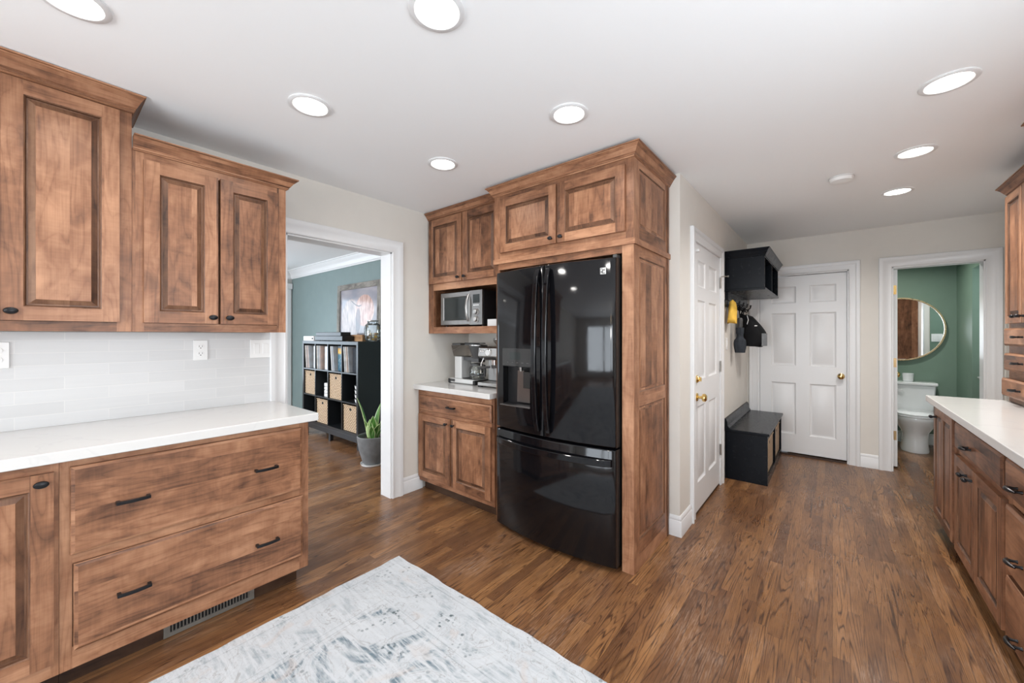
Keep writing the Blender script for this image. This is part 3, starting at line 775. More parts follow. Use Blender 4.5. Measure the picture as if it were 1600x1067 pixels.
# ---- left wall cabinets -------------------------------------------------
XU = -2.47      # face-frame plane, doors project to -2.45
fr = FX(XU)
tall = thing('wall_cabinet', 'tallest stained maple wall cabinet at the photo left edge, reaching the ceiling above white tile', 'cabinet', (XU, -0.1, 1.35))
dd_ = XU - W
m = MB(fr); y0, y1 = -0.42, 0.268
m.box(y0, y1, 1.352, 2.362, -dd_ + .001, -0.02, 0, 'b')
m.box(y1 - .048, y1, 1.35, 2.364, -0.02, 0, 0, 'b'); m.box(y0, y0 + .04, 1.35, 2.364, -0.02, 0, 0, 'b')
m.box(y0 + .04, y1 - .048, 1.35, 1.39, -0.02, 0, 0, 'a'); m.box(y0 + .04, y1 - .048, 2.33, 2.364, -0.02, 0, 0, 'a')
m.build('cabinet_body', 'maple', tall, bevel=0.0012, weld=False)
a = wdoor(fr, -0.095, 0.227, 1.392, 2.335, tall); oval_knob(fr, -0.070, 1.428, DT, a)
a = wdoor(fr, -0.395, -0.102, 1.392, 2.335, tall); oval_knob(fr, -0.127, 1.428, DT, a)
crown(fr, [(y0, 0, 0, 1), (y1, 0, .46, 1), (y1, -dd_ + .003, .46, 0)], H - .003, tall, k=1.5)
short = thing('wall_cabinet', 'shorter stained maple wall cabinet with two doors beside the doorway, right of the tallest one', 'cabinet', (XU, 0.6, 1.35))
m = MB(fr); y0, y1 = 0.269, 0.916
m.box(y0, y1, 1.352, 2.19, -dd_ + .001, -0.02, 0, 'b')
m.box(y1 - .046, y1, 1.35, 2.19, -0.02, 0, 0, 'b'); m.box(y0, y0 + .04, 1.35, 2.19, -0.02, 0, 0, 'b')
m.box(y0 + .04, y1 - .046, 1.35, 1.39, -0.02, 0, 0, 'a'); m.box(y0 + .04, y1 - .046, 2.14, 2.19, -0.02, 0, 0, 'a')
m.build('cabinet_body', 'maple', short, bevel=0.0012, weld=False)
a = wdoor(fr, 0.306, 0.587, 1.392, 2.146, short); oval_knob(fr, 0.563, 1.424, DT, a)
a = wdoor(fr, 0.598, 0.870, 1.392, 2.146, short); oval_knob(fr, 0.634, 1.424, DT, a)
crown(fr, [(y0 + .002, 0, 0, 1), (y1, 0, 1, 1), (y1, -dd_ + .003, 1, 0)], 2.243, short, k=0.95)

# ---- left base cabinets ---------------------------------------------------
XF = -2.19
fr = FX(XF); dp = XF - W
bc = thing('base_cabinet', 'stained maple base cabinet with two wide slab drawers and black bar pulls', 'cabinet', (XF, 0.48, 0))
m = MB(fr); y0, y1 = 0.046, 0.924
m.box(y0, y1, 0.093, 0.872, -dp + .001, -0.02, 0, 'a')
m.box(y0, y0 + .032, 0.090, 0.872, -0.02, 0, 0, 'b'); m.box(y1 - .045, y1, 0.090, 0.872, -0.02, 0, 0, 'b')
m.box(y0 + .032, y1 - .045, 0.835, 0.872, -0.02, 0, 0, 'a'); m.box(y0 + .032, y1 - .045, 0.48, 0.53, -0.02, 0, 0, 'a'); m.box(y0 + .032, y1 - .045, 0.090, 0.17, -0.02, 0, 0, 'a')
m.build('cabinet_body', 'maple', bc, bevel=0.0012, weld=False)
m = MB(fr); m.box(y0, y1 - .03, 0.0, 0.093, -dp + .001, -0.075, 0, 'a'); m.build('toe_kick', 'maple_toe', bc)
a = wdrawer(fr, 0.072, 0.887, 0.518, 0.845, bc); bar_pull(fr, 0.240, 0.677, DT, a); bar_pull(fr, 0.714, 0.675, DT, a)
a = wdrawer(fr, 0.080, 0.891, 0.160, 0.482, bc); bar_pull(fr, 0.243, 0.315, DT, a); bar_pull(fr, 0.719, 0.309, DT, a)
be = thing('base_cabinet', 'stained maple base cabinet with raised-panel doors at the photo bottom left corner', 'cabinet', (XF, -0.3, 0))
m = MB(fr); y0, y1 = -0.75, 0.045
m.box(y0, y1, 0.093, 0.872, -dp + .001, -0.02, 0, 'a'); m.box(y1 - .02, y1, 0.090, 0.872, -.02, 0, 0, 'b'); m.box(y0, y0 + .03, 0.090, 0.872, -.02, 0, 0, 'b')
m.box(y0 + .03, y1 - .02, 0.835, 0.872, -.02, 0, 0, 'a'); m.box(y0 + .03, y1 - .02, 0.090, 0.16, -.02, 0, 0, 'a')
m.build('cabinet_body', 'maple', be, bevel=0.0012, weld=False)
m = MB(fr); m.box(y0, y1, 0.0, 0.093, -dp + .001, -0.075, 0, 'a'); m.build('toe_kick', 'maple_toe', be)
a = wdoor(fr, -0.345, 0.033, 0.145, 0.838, be); oval_knob(fr, 0.004, 0.806, DT, a)
a = wdoor(fr, -0.73, -0.355, 0.145, 0.838, be); oval_knob(fr, -0.385, 0.806, DT, a)
def slab(x0, x1, y0, y1, z0, z1, label):
    m = MB(); m.box(x0, x1, y0, y1, z0, z1); o = m.build('countertop', 'quartz', None, bevel=0.004); origin_to(o, ((x0 + x1) / 2, (y0 + y1) / 2, z0)); return tag(o, label, 'countertop')
slab(W + .001, -2.148, -0.75, 0.962, 0.873, 0.914, 'long white quartz countertop over the wide drawers against the white tile')

# vent register in toe kick
vr = thing('floor_register', 'small dark metal heating vent grille under the wide drawers', 'vent', (XF - .075, 0.51, 0))
m = MB(FX(XF - .0745)); m.box(0.352, 0.685, 0.008, 0.088, 0, .002); m.build('backing', 'dark_void', vr)
m = MB(FX(XF - .0725))
m.box(0.345, 0.690, 0.004, 0.022, 0, .006); m.box(0.345, 0.690, 0.078, 0.092, 0, .006); m.box(0.345, 0.367, 0.022, 0.078, 0, .006); m.box(0.668, 0.690, 0.022, 0.078, 0, .006)
for k in range(24): m.box(0.367 + .0126 * k + .006, 0.367 + .0126 * k + .0105, 0.022, 0.078, 0, .004, newseed=False)
m.build('grille', 'vent_metal', vr)

# outlets and switches on the tile
def outlet(fr, a, b, label, n=1):
    t_ = thing('outlet', label, 'outlet', tuple(fr(a, b, 0))); w = .033 if n == 1 else .058
    m = MB(fr); m.box(a - w, a + w, b - .057, b + .057, .0, .006); m.build('plate', 'plastic_white', t_, bevel=.002)
    for k in range(n):
        ca = a + (0 if n == 1 else (-.024 + .048 * k))
        for dz in (-.020, .020):
            m = MB(fr); m.lathe((ca, b + dz, .006), 'c', [(.0165, 0), (.0165, .0015), (.016, .002)], 20, sb=.85); r = m.build('receptacle', 'plastic_white', t_); child_off(r, t_)
            m = MB(fr)
            m.box(ca - .008, ca - .006, b + dz - .002, b + dz + .007, .0078, .0086); m.box(ca + .006, ca + .008, b + dz - .002, b + dz + .007, .0078, .0086); m.lathe((ca, b + dz - .008, .0078), 'c', [(.0028, 0), (.0028, .0008)], 10)
            m.build('slots', 'plastic_dark', r)
    return t_
outlet(FX(W + .0095), 0.582, 1.249, 'white duplex power outlet on the tile backsplash below the two-door wall cabinet')
outlet(FX(W + .0095), -0.141, 1.247, 'wide white four-socket outlet plate at the left edge of the tile backsplash', 2)
def rocker(fr, a, b, label, n=2, w=.058):
    t_ = thing('light_switch', label, 'switch', tuple(fr(a, b, 0)))
    m = MB(fr); m.box(a - w, a + w, b - .057, b + .057, .0, .006); m.build('plate', 'plastic_white', t_, bevel=.002)
    for k in range(n):
        ca = a + (0 if n == 1 else (-.024 + .048 * k))
        m = MB(fr); m.box(ca - .0165, ca + .0165, b - .033, b + .033, .006, .0075); m.box(ca - .014, ca + .014, b - .030, b + .030, .0075, .0105); m.build('rocker', 'plastic_white', t_, bevel=.001)
    return t_
rocker(FX(W + .0095), 0.884, 1.250, 'white double rocker light switch at the right end of the tile beside the door casing')

# ---- nook: base cabinet, counter, wall cabinet -----------------------------
NY = 2.10
fr = FY(NY); dp = NB - NY - .014
nb = thing('base_cabinet', 'small stained maple base cabinet with one drawer and two doors left of the refrigerator', 'cabinet', (-2.34, NY, 0))
x0, x1 = W + .002, -1.893
m = MB(fr)
m.box(x0 + .02, x1, 0.10, 0.872, -dp, -0.02, 0, 'a')
m.box(x0, x0 + .034, 0.085, 0.872, -.02, 0, 0, 'b'); m.box(x1 - .03, x1, 0.085, 0.872, -.02, 0, 0, 'b')
for (z0, z1) in ((0.822, 0.872), (0.655, 0.70), (0.085, 0.135)): m.box(x0 + .034, x1 - .03, z0, z1, -.02, 0, 0, 'a')
m.build('cabinet_body', 'maple', nb, bevel=.0012, weld=False)
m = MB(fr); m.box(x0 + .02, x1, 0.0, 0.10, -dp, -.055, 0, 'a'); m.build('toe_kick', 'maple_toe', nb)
a = wdrawer(fr, -2.753, -1.911, 0.697, 0.824, nb, grain='a'); bar_pull(fr, -2.335, 0.758, DT, a, 0.09)
a = wdoor(fr, -2.760, -2.357, 0.127, 0.662, nb); oval_knob(fr, -2.395, 0.620, DT, a, .9)
a = wdoor(fr, -2.340, -1.918, 0.127, 0.662, nb); oval_knob(fr, -2.312, 0.620, DT, a, .9)
slab(W + .001, -1.893, 2.043, NB - .004, 0.873, 0.914, 'short white countertop in the nook under the coffee machines')
NU = 2.21
fr = FY(NU); dp = NB - NU - .004
nu = thing('wall_cabinet', 'maple wall cabinet with an open microwave shelf left of the refrigerator', 'cabinet', (-2.34, NU, 1.35))
m = MB(fr)
m.box(x0, x0 + .020, 1.35, 2.36, -dp, -.02, 0, 'b'); m.box(x1 - .020, x1, 1.35, 2.36, -dp, -.02, 0, 'b')
m.box(x0 + .02, x1 - .02, 1.385, 1.405, -dp, -.02, 0, 'a'); m.box(x0 + .02, x1 - .02, 1.735, 1.755, -dp, -.02, 0, 'a'); m.box(x0 + .02, x1 - .02, 2.34, 2.36, -dp, -.02, 0, 'a')
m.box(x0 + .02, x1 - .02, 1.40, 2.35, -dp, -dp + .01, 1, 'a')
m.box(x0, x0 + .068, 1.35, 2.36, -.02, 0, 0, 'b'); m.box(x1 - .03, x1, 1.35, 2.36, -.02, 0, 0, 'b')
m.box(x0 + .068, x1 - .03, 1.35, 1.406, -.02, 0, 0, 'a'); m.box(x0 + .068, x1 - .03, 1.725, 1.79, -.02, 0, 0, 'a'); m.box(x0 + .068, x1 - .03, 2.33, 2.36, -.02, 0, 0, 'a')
m.build('cabinet_body', ['maple', 'maple_glaze_shade'], nu, bevel=.0012, weld=False)
a = wdoor(fr, -2.757, -2.340, 1.783, 2.338, nu); oval_knob(fr, -2.372, 1.813, DT, a, .9)
a = wdoor(fr, -2.328, -1.930, 1.783, 2.338, nu); oval_knob(fr, -2.296, 1.813, DT, a, .9)
crown(fr, [(x0, -.02, -0.0, 0), (x0, 0, 0, 1), (x1 - .001, 0, 0, 1)], 2.404, nu, k=.95, kz=.9)

# ---- fridge enclosure -------------------------------------------------------
FYY = 2.116
fr = FY(FYY)
fe = thing('fridge_cabinet', 'tall stained maple enclosure with side panel and two upper doors around the refrigerator', 'cabinet', (-1.35, FYY, 0))
xl, xr = -1.889, -0.852
dp = NB - FYY - .014
m = MB(fr)
m.box(xl, xl + .035, 0.0, 1.842, -dp, 0, 0, 'b')
m.box(xr - .067, xr, 0.0, 1.842, -.02, 0.02, 0, 'b')
m.box(xl + .035, xr - .067, 1.80, 1.842, -.02, 0.018, 0, 'a')
m.box(xl, xr - .004, 1.842, 2.36, -dp, 0, 0, 'a')
m.box(xl, xl + .05, 1.875, 2.345, 0, .02, 0, 'b'); m.box(xr - .045, xr, 1.875, 2.345, 0, .02, 0, 'b')
m.box(xl + .05, xr - .045, 1.875, 1.92, 0, .02, 0, 'a'); m.box(xl + .05, xr - .045, 2.29, 2.345, 0, .02, 0, 'a')
m.build('cabinet_body', 'maple', fe, bevel=.0012, weld=False)
m = MB(fr); m.box(xl - .003, xr + .012, 1.842, 1.876, -0.02, .032, 0, 'a'); m.box(xr - .0, xr + .012, 1.842, 1.876, -dp - .0, -.02, 0, 'c'); m.build('ledge_trim', 'maple', fe, bevel=.002, weld=False)
a = wdoor(fr, -1.825, -1.352, 1.918, 2.292, fe, c=.02); oval_knob(fr, -1.385, 1.95, .02 + DT, a, .9)
a = wdoor(fr, -1.342, -0.897, 1.918, 2.292, fe, c=.02); oval_knob(fr, -1.310, 1.95, .02 + DT, a, .9)
crown(fr, [(xl, -.09, -1, 0), (xl, .02, -1, 1), (xr, .02, 1, 1), (xr, -dp, 1, 0)], 2.392, fe, kz=1.05, k=.9)
# side panel, facing +x
fs = FX(xr - .004)
ya, yb = FYY - .018, NB - .014
m = MB(fs)
m.box(ya, yb, 0.0, 1.842, -.03, -.001, 0, 'b')
for (z0, z1, sp) in ((0.0, 1.842, [(0.165, 0.925), (1.008, 1.782)]), (1.876, 2.345, [(1.95, 2.285)])):
    m.box(ya, ya + .075, z0, z1, -.001, .006, 0, 'b'); m.box(yb - .085, yb - .045, z0, z1, -.001, .006, 0, 'b')
    m.box(yb - .045, yb - .028, z0, z1, -.001, .012, 1, 'b'); m.box(yb - .028, yb, z0, z1, -.001, .006, 0, 'b')
    zz = [z0] + [v for s_ in sp for v in s_] + [z1]
    for k in range(0, len(zz) - 1, 2): m.box(ya + .075, yb - .085, zz[k], zz[k + 1], -.001, .006, 0, 'a')
    for (p, q) in sp:
        m.seed(); m.rings(ya + .075, yb - .085, p, q, [(0, .0055), (.005, .002), (.007, -.003), (.010, -.003), (.026, .0015)], [1, 1, 1, 0, 0], 'b')
m.build('side_panel', ['maple', 'maple_glaze_shade'], fe, bevel=.0015, weld=False)

# ---- refrigerator ------------------------------------------------------------
FXL, FXR, FSP = -1.822, -0.932, -1.382
FC = (FXL + FXR) / 2; FH = (FXR - FXL) / 2
def fy_(x): return 2.040 - 0.052 * (1 - ((x - FC) / FH) ** 2)
rf = thing('refrigerator', 'large glossy black french-door refrigerator with bottom freezer and ice dispenser', 'refrigerator', (FC, 2.35, 0))
m = MB(); m.box(FXL + .004, FXR - .018, 2.125, 2.66, 0.02, 1.745); m.build('cabinet_shell', 'satin_black', rf, bevel=.004)
m = MB(); m.box(FXL + .01, FXR - .02, 2.09, 2.14, 0.005, 0.035); m.build('base_grille', 'rubber', rf)
def curved_panel(xa, xb, za, zb, yback, hole=None, n=18):
    m = MB(); r = .010
    xs = sorted(set([xa + r * .3, xa + r] + [xa + r + (xb - xa - 2 * r) * i / n for i in range(n + 1)] + [xb - r, xb - r * .3] + [xa, xb] + ([hole[0], hole[1]] if hole else [])))
    zs = sorted(set([za, za + r * .3, za + r, zb - r, zb - r * .3, zb] + ([hole[2], hole[3]] if hole else [])))
    def yy(x, z):
        dx_ = min(x - xa, xb - x); dz_ = min(z - za, zb - z)
        k = 0
        for d_ in (dx_, dz_):
            if d_ < r: k += r - math.sqrt(max(0, r * r - (r - d_) ** 2))
        return fy_(x) + min(k, r)
    for i in range(len(xs) - 1):
        for j in range(len(zs) - 1):
            if hole and xs[i] >= hole[0] - 1e-6 and xs[i + 1] <= hole[1] + 1e-6 and zs[j] >= hole[2] - 1e-6 and zs[j + 1] <= hole[3] + 1e-6: continue
            q = [(xs[i], zs[j]), (xs[i + 1], zs[j]), (xs[i + 1], zs[j + 1]), (xs[i], zs[j + 1])]
            m.face([(x, yy(x, z), z) for (x, z) in q])
    # sides
    for i in range(len(xs) - 1):
        for z, s in ((za, 1), (zb, -1)):
            q = [(xs[i], yback, z), (xs[i + 1], yback, z), (xs[i + 1], yy(xs[i + 1], z), z), (xs[i], yy(xs[i], z), z)]
            m.face(q[::s])
    for j in range(len(zs) - 1):
        for x, s, mt in ((xa, 1, 1), (xb, -1, 1)):
            q = [(x, yback, zs[j]), (x, yy(x, zs[j]), zs[j]), (x, yy(x, zs[j + 1]), zs[j + 1]), (x, yback, zs[j + 1])]
            m.face(q[::s], mt)
    m.face([(xa, yback, za), (xa, yback, zb), (xb, yback, zb), (xb, yback, za)], 1)
    if hole:
        hx0, hx1, hz0, hz1 = hole; yb_ = fy_((hx0 + hx1) / 2) + .075
        m.face([(hx0, fy_(hx0), hz0), (hx1, fy_(hx1), hz0), (hx1, yb_, hz0 + .01), (hx0, yb_, hz0 + .01)], 2)
        m.face([(hx0, fy_(hx0), hz1), (hx1, fy_(hx1), hz1), (hx1, yb_, hz1), (hx0, yb_, hz1)], 2)
        m.face([(hx0, fy_(hx0), hz0), (hx0, fy_(hx0), hz1), (hx0, yb_, hz1), (hx0, yb_, hz0 + .01)], 0)
        m.face([(hx1, fy_(hx1), hz0), (hx1, fy_(hx1), hz1), (hx1, yb_, hz1), (hx1, yb_, hz0 + .01)], 2)
        m.face([(hx0, yb_, hz0 + .01), (hx1, yb_, hz0 + .01), (hx1, yb_, hz1), (hx0, yb_, hz1)], 2)
    return m
hole = (-1.745, -1.492, 0.868, 1.125)
dl = curved_panel(FXL, FSP - .003, 0.702, 1.770, 2.108, hole).build('door', ['gloss_black', 'fridge_side', 'satin_black'], rf, angle=30); child_off(dl, rf)
dr = curved_panel(FSP + .003, FXR, 0.702, 1.770, 2.108).build('door', ['gloss_black', 'fridge_side', 'satin_black'], rf, angle=30); child_off(dr, rf)
fz = curved_panel(FXL, FXR, 0.028, 0.690, 2.108).build('freezer_drawer', ['gloss_black', 'fridge_side', 'satin_black'], rf, angle=30); child_off(fz, rf)
def strap(pts, wv, th):
    """flat strap: pts world, wv half width vector, th half thickness vector"""
    m = MB(); wv = Vector(wv); th = Vector(th)
    P = [[tuple(Vector(p) + wv * s0 + th * s1) for (s0, s1) in ((-1, -.6), (-.8, -1), (.8, -1), (1, -.6), (1, 1), (-1, 1))] for p in pts]
    m.grid(P, closev=True); m.face(P[0]); m.face(P[-1][::-1]); return m
for sgn, dob in ((-1, dl), (1, dr)):
    xh = FSP + sgn * .040; n = 20
    pts = []
    for i in range(n + 1):
        k = i / n; z = 0.735 + (1.742 - 0.735) * k
        pts.append((xh, fy_(xh) - .012 - .042 * math.sin(PI * k) ** .55, z))
    strap(pts, (.016, 0, 0), (0, .009, 0)).build('handle', 'gloss_black', dob, bevel=.002)
pts = []
for i in range(25):
    k = i / 24; x = FXL + .018 + (FXR - FXL - .036) * k
    pts.append((x, fy_(x) - .012 - .030 * math.sin(PI * k) ** .45, 0.617))
strap(pts, (0, 0, .020), (0, .008, 0)).build('handle', 'gloss_black', fz, bevel=.002)
# dispenser
yc = fy_(-1.62)
m = MB(); cp = [(-1.752, 1.132), (-1.485, 1.132), (-1.485, 1.245), (-1.752, 1.245)]
m.grid([[(-1.752 + .267 * i / 8, fy_(-1.752 + .267 * i / 8) - .0012, z) for z in (1.130, 1.246)] for i in range(9)]); o = m.build('dispenser_panel', 'display_grey', dl); child_off(o, dl)
for k in range(5):
    bxx = -1.70 + .045 * k; m = MB(); m.box(bxx, bxx + .018, fy_(bxx) - .003, fy_(bxx) - .001, 1.150, 1.156); m.build('button', 'plastic_dark', dl)
m = MB(); m.grid([[(-1.675 + .10 * i / 4, fy_(-1.675 + .10 * i / 4) - .0018, z) for z in (1.172, 1.222)] for i in range(5)]); m.build('display', 'display_dark', dl)
m = MB(); m.lathe((-1.600, yc + .035, 1.095), 'c', [(.012, 0), (.016, .03)], 14)
m.face([(-1.625, yc + .030, 1.10), (-1.575, yc + .03, 1.10), (-1.498, yc + .060, .884), (-1.655, yc + .060, .884)])
m.face([(-1.625, yc + .030, 1.10), (-1.655, yc + .06, .884), (-1.655, yc + .070, .884), (-1.625, yc + .045, 1.10)])
m.build('chute', 'steel', dl)
m = MB(); m.box(-1.575, -1.515, yc + .022, yc + .034, 0.985, 1.095); m.build('paddle', 'fridge_side', dl, bevel=.004)
m = MB(); m.box(-1.748, -1.489, yc - .012, yc + .070, 0.862, 0.870); m.build('drip_tray', 'steel_brushed', dl, bevel=.002)
# badge: small square with wavy strokes
bx, bz = -1.002, 1.697
m = MB(); m.box(bx - .019, bx + .019, fy_(bx) - .003, fy_(bx) + .003, bz - .019, bz + .019); bd = m.build('badge', 'silver_paint', dr, bevel=.002); child_off(bd, rf)
m = MB(); yb_ = fy_(bx) - .004
for (z0, sc2) in ((.009, 1), (.001, -1), (-.010, 1)):
    P = []
    for i in range(9):
        k = i / 8; x = bx - .014 + .028 * k; z = bz + z0 + .004 * math.sin(k * 2 * PI) * sc2
        P.append([(x, yb_, z - .0016), (x, yb_, z + .0016)])
    m.grid(P)
m.box(bx - .003, bx + .001, yb_, yb_ + .001, bz - .014, bz + .006, newseed=False)
m.build('badge_mark', 'plastic_dark', bd)
m = MB(); m.box(FXR - .028, FXR - .004, 2.06, 2.12, 1.772, 1.79); m.build('hinge_cover', 'plastic_dark', rf, bevel=.003)

# ---- microwave -----------------------------------------------------------------
mw = thing('microwave', 'silver countertop microwave with two dial knobs on the open cabinet shelf', 'microwave', (-2.40, 2.4, 1.407))
x0, x1, z0, z1, yf = -2.652, -2.150, 1.419, 1.700, 2.235
m = MB(); m.box(x0, x1, yf + .02, 2.60, z0, z1); m.build('case', 'satin_black', mw, bevel=.004)
m = MB()
for (x, y) in ((x0 + .03, yf + .05), (x1 - .03, yf + .05), (x0 + .03, 2.56), (x1 - .03, 2.56)):
    m = MB(); m.lathe((x, y, 1.4055), 'c', [(.012, 0), (.012, .014)], 10); m.build('foot', 'rubber', mw)
fr = FY(yf + .02); xc = x0 + .365
m = MB(fr); m.rings(x0, xc, z0, z1, [(0, 0), (0, .014), (.006, .020), (.040, .020), (.044, .017)], [0, 0, 0, 0, 0], 'a', cap=False)
a = m.build('door', 'steel_brushed', mw); child_off(a, mw)
m = MB(fr); m.rings(x0 + .044, xc - .044, z0 + .044, z1 - .044, [(0, .0165), (.004, .0185), (.014, .0185)], [0, 0, 0], 'a'); m.build('door_window', 'display_glass' if 'display_glass' in M else 'display_dark', a)
m = MB(fr); m.tube([(xc - .012, z0 + .03, .024), (xc - .012, z0 + .08, .045), (xc - .012, z0 + .14, .052), (xc - .012, z0 + .20, .045), (xc - .012, z1 - .03, .024)], .010, 10); m.build('door_handle', 'steel', a)
m = MB(fr); m.box(xc + .001, x1, z0, z1, 0, .019); a = m.build('control_panel', 'steel_brushed', mw, bevel=.002); child_off(a, mw)
m = MB(fr); m.box(xc + .035, x1 - .028, z1 - .105, z1 - .035, .019, .0205); m.build('display', 'display_dark', a)
for zz in (z0 + .045, z0 + .105):
    m = MB(fr); m.lathe(((xc + x1) / 2 + .006, zz, .019), 'c', [(.027, 0), (.027, .004), (.019, .006), (.018, .022), (.015, .025), (0, .025)], 20); m.build('dial_knob', 'steel', a)
m = MB(fr)
for k in range(3): m.box(xc + .04 + k * .022, xc + .055 + k * .022, z1 - .125, z1 - .118, .019, .020, newseed=False)
m.build('buttons', 'plastic_white', a)
o = MB(); o.box(-2.115, -2.02, 2.26, 2.36, 1.4055, 1.462); o = o.build('box', 'paper_white', None, bevel=.003); origin_to(o, (-2.06, 2.31, 1.4055)); tag(o, 'small white box on the cabinet shelf right of the microwave', 'box')

# ---- drip coffee maker --------------------------------------------------------
cm = thing('coffee_maker', 'silver drip coffee maker with clear tank and glass carafe on the nook counter', 'coffee maker', (-2.47, 2.40, 0.9145))
m = MB(); m.box(-2.632, -2.318, 2.315, 2.475, .918, .958); m.build('base', 'silver_paint', cm, bevel=.008)
for bxx in ((-2.640, -2.612), (-2.332, -2.305)): m = MB(); m.box(*bxx, 2.309, 2.481, .9145, .953); m.build('end_cap', 'rubber', cm, bevel=.006)
m = MB(); m.box(-2.475, -2.333, 2.33, 2.47, .9582, .966); m.build('hot_plate', 'rubber', cm, bevel=.002)
m = MB(); m.box(-2.615, -2.555, 2.3135, 2.316, .930, .952); m.build('switch_panel', 'plastic_dark', cm)
m = MB(); m.box(-2.578, -2.492, 2.335, 2.455, .958, 1.150); m.build('column', 'silver_paint', cm, bevel=.003)
m = MB(); m.grid([[(cx_ + s0 * w_, y_ + s1 * d_, z_) for (s0, s1) in ((-1, -1), (1, -1), (1, 1), (-1, 1))] for (cx_, w_, y_, d_, z_) in ((-2.510, .078, 2.39, .060, 1.152), (-2.510, .098, 2.39, .068, 1.246))], closev=True)
m.face([(-2.588, 2.33, 1.152), (-2.432, 2.33, 1.152), (-2.432, 2.45, 1.152), (-2.588, 2.45, 1.152)]); m.build('water_tank', 'smoked_tank', cm)
m = MB(); m.box(-2.606, -2.50, 2.328, 2.452, 1.247, 1.264); m.box(-2.47, -2.36, 2.35, 2.43, 1.247, 1.262); m.box(-2.50, -2.27, 2.375, 2.405, 1.262, 1.270); m.build('tank_lid', 'plastic_dark', cm, bevel=.003)
m = MB(); m.lathe((-2.345, 2.39, 1.135), 'c', [(.045, 0), (.050, .02), (.078, .095), (.082, .11), (.080, .112)], 28); m.box(-2.492, -2.38, 2.36, 2.42, 1.118, 1.145); m.box(-2.39, -2.30, 2.35, 2.43, 1.105, 1.136); m.build('filter_basket', 'plastic_dark', cm)
m = MB(); m.lathe((-2.345, 2.39, 1.247), 'c', [(.080, 0), (.080, .006), (.03, .010), (0, .010)], 28); m.build('basket_lid', 'steel', cm)
m = MB(); m.lathe((-2.365, 2.39, .967), 'c', [(.058, 0), (.062, .01), (.062, .085), (.050, .108)], 28, capt=False); cf = m.build('carafe', 'glass', cm); child_off(cf, cm)
m = MB(); m.lathe((-2.365, 2.39, 1.075), 'c', [(.052, 0), (.052, .016), (.02, .02), (0, .02)], 24); m.build('carafe_lid', 'plastic_dark', cf)
m = MB(); m.lathe((-2.365, 2.39, .990), 'c', [(.0632, 0), (.0632, .012)], 28, capb=False, capt=False); m.build('carafe_band', 'plastic_dark', cf)
m = MB(); m.tube([(-2.306, 2.385, 1.085), (-2.268, 2.385, 1.08), (-2.258, 2.385, 1.04), (-2.262, 2.385, .99), (-2.30, 2.385, .985)], .009, 8, flat=(1, 1.4)); m.build('carafe_handle', 'plastic_dark', cf)

# ---- espresso machine -----------------------------------------------------------
em = thing('espresso_machine', 'stainless espresso machine with grinder hopper partly hidden by the refrigerator', 'espresso machine', (-2.08, 2.42, 0.9145))
X0, X1 = -2.245, -1.925
m = MB(); m.box(X0 + .01, X1 - .01, 2.27, 2.50, .925, .955); m.build('drip_tray', 'steel', em, bevel=.006)
m = MB()
for (x, y) in ((X0 + .03, 2.285), (X1 - .03, 2.285), (X0 + .03, 2.57), (X1 - .03, 2.57)): 
    m = MB(); m.box(x - .018, x + .018, y - .012, y + .012, .9145, .926); m.build('foot', 'rubber', em)
m = MB(); m.box(X0 + .01, X1 - .01, 2.40, 2.60, .955, 1.15); m.build('body', 'steel_brushed', em, bevel=.006)
m = MB(FN(0)); prof = [(2.60, 1.13), (2.35, 1.13), (2.305, 1.150), (2.285, 1.165), (2.295, 1.232), (2.31, 1.240), (2.60, 1.240)]
m = MB(); P = [[(x, y, z) for (y, z) in prof] for x in (X0, X1)]; m.grid(P, closev=True); m.face(P[0]); m.face(P[1][::-1]); hd = m.build('head', 'steel', em, bevel=.005); child_off(hd, em)
m = MB(FY(2.290)); m.lathe((-2.13, 1.195, 0), 'c', [(.030, 0), (.030, .010), (.027, .013)], 24); g_ = m.build('pressure_gauge', 'chrome', hd); child_off(g_, hd)
m = MB(FY(2.290)); m.lathe((-2.13, 1.195, .0132), 'c', [(.024, 0), (.024, .001)], 24); m.build('gauge_face', 'paper_white', g_)
for x in (-2.215, -2.19): m = MB(FY(2.290)); m.lathe((x, 1.205, 0), 'c', [(.009, 0), (.009, .006), (.006, .008)], 14); m.build('button', 'chrome', hd)
m = MB(); m.lathe((-2.10, 2.335, 1.095), 'c', [(.030, 0), (.034, .04)], 20); m.build('group_head', 'chrome', em)
m = MB(); m.lathe((-2.10, 2.335, 1.070), 'c', [(.030, 0), (.034, .025)], 20); m.tube([(-2.13, 2.31, 1.08), (-2.17, 2.27, 1.075), (-2.20, 2.235, 1.07)], [.009, .011, .012], 10); m.build('portafilter', 'plastic_dark', em)
m = MB(); m.lathe((-2.10, 2.42, 1.240), 'c', [(.045, 0), (.047, .015), (.070, .045), (.070, .058)], 24); m.build('hopper', 'smoked_tank', em)
m = MB(); m.lathe((-2.10, 2.42, 1.298), 'c', [(.072, 0), (.072, .012), (.05, .016), (0, .016)], 24); m.build('hopper_lid', 'steel', em)
m = MB(); m.tube([(-2.225, 2.33, 1.14), (-2.235, 2.315, 1.10), (-2.23, 2.305, 1.02)], .005, 8); m.build('steam_wand', 'chrome', em)

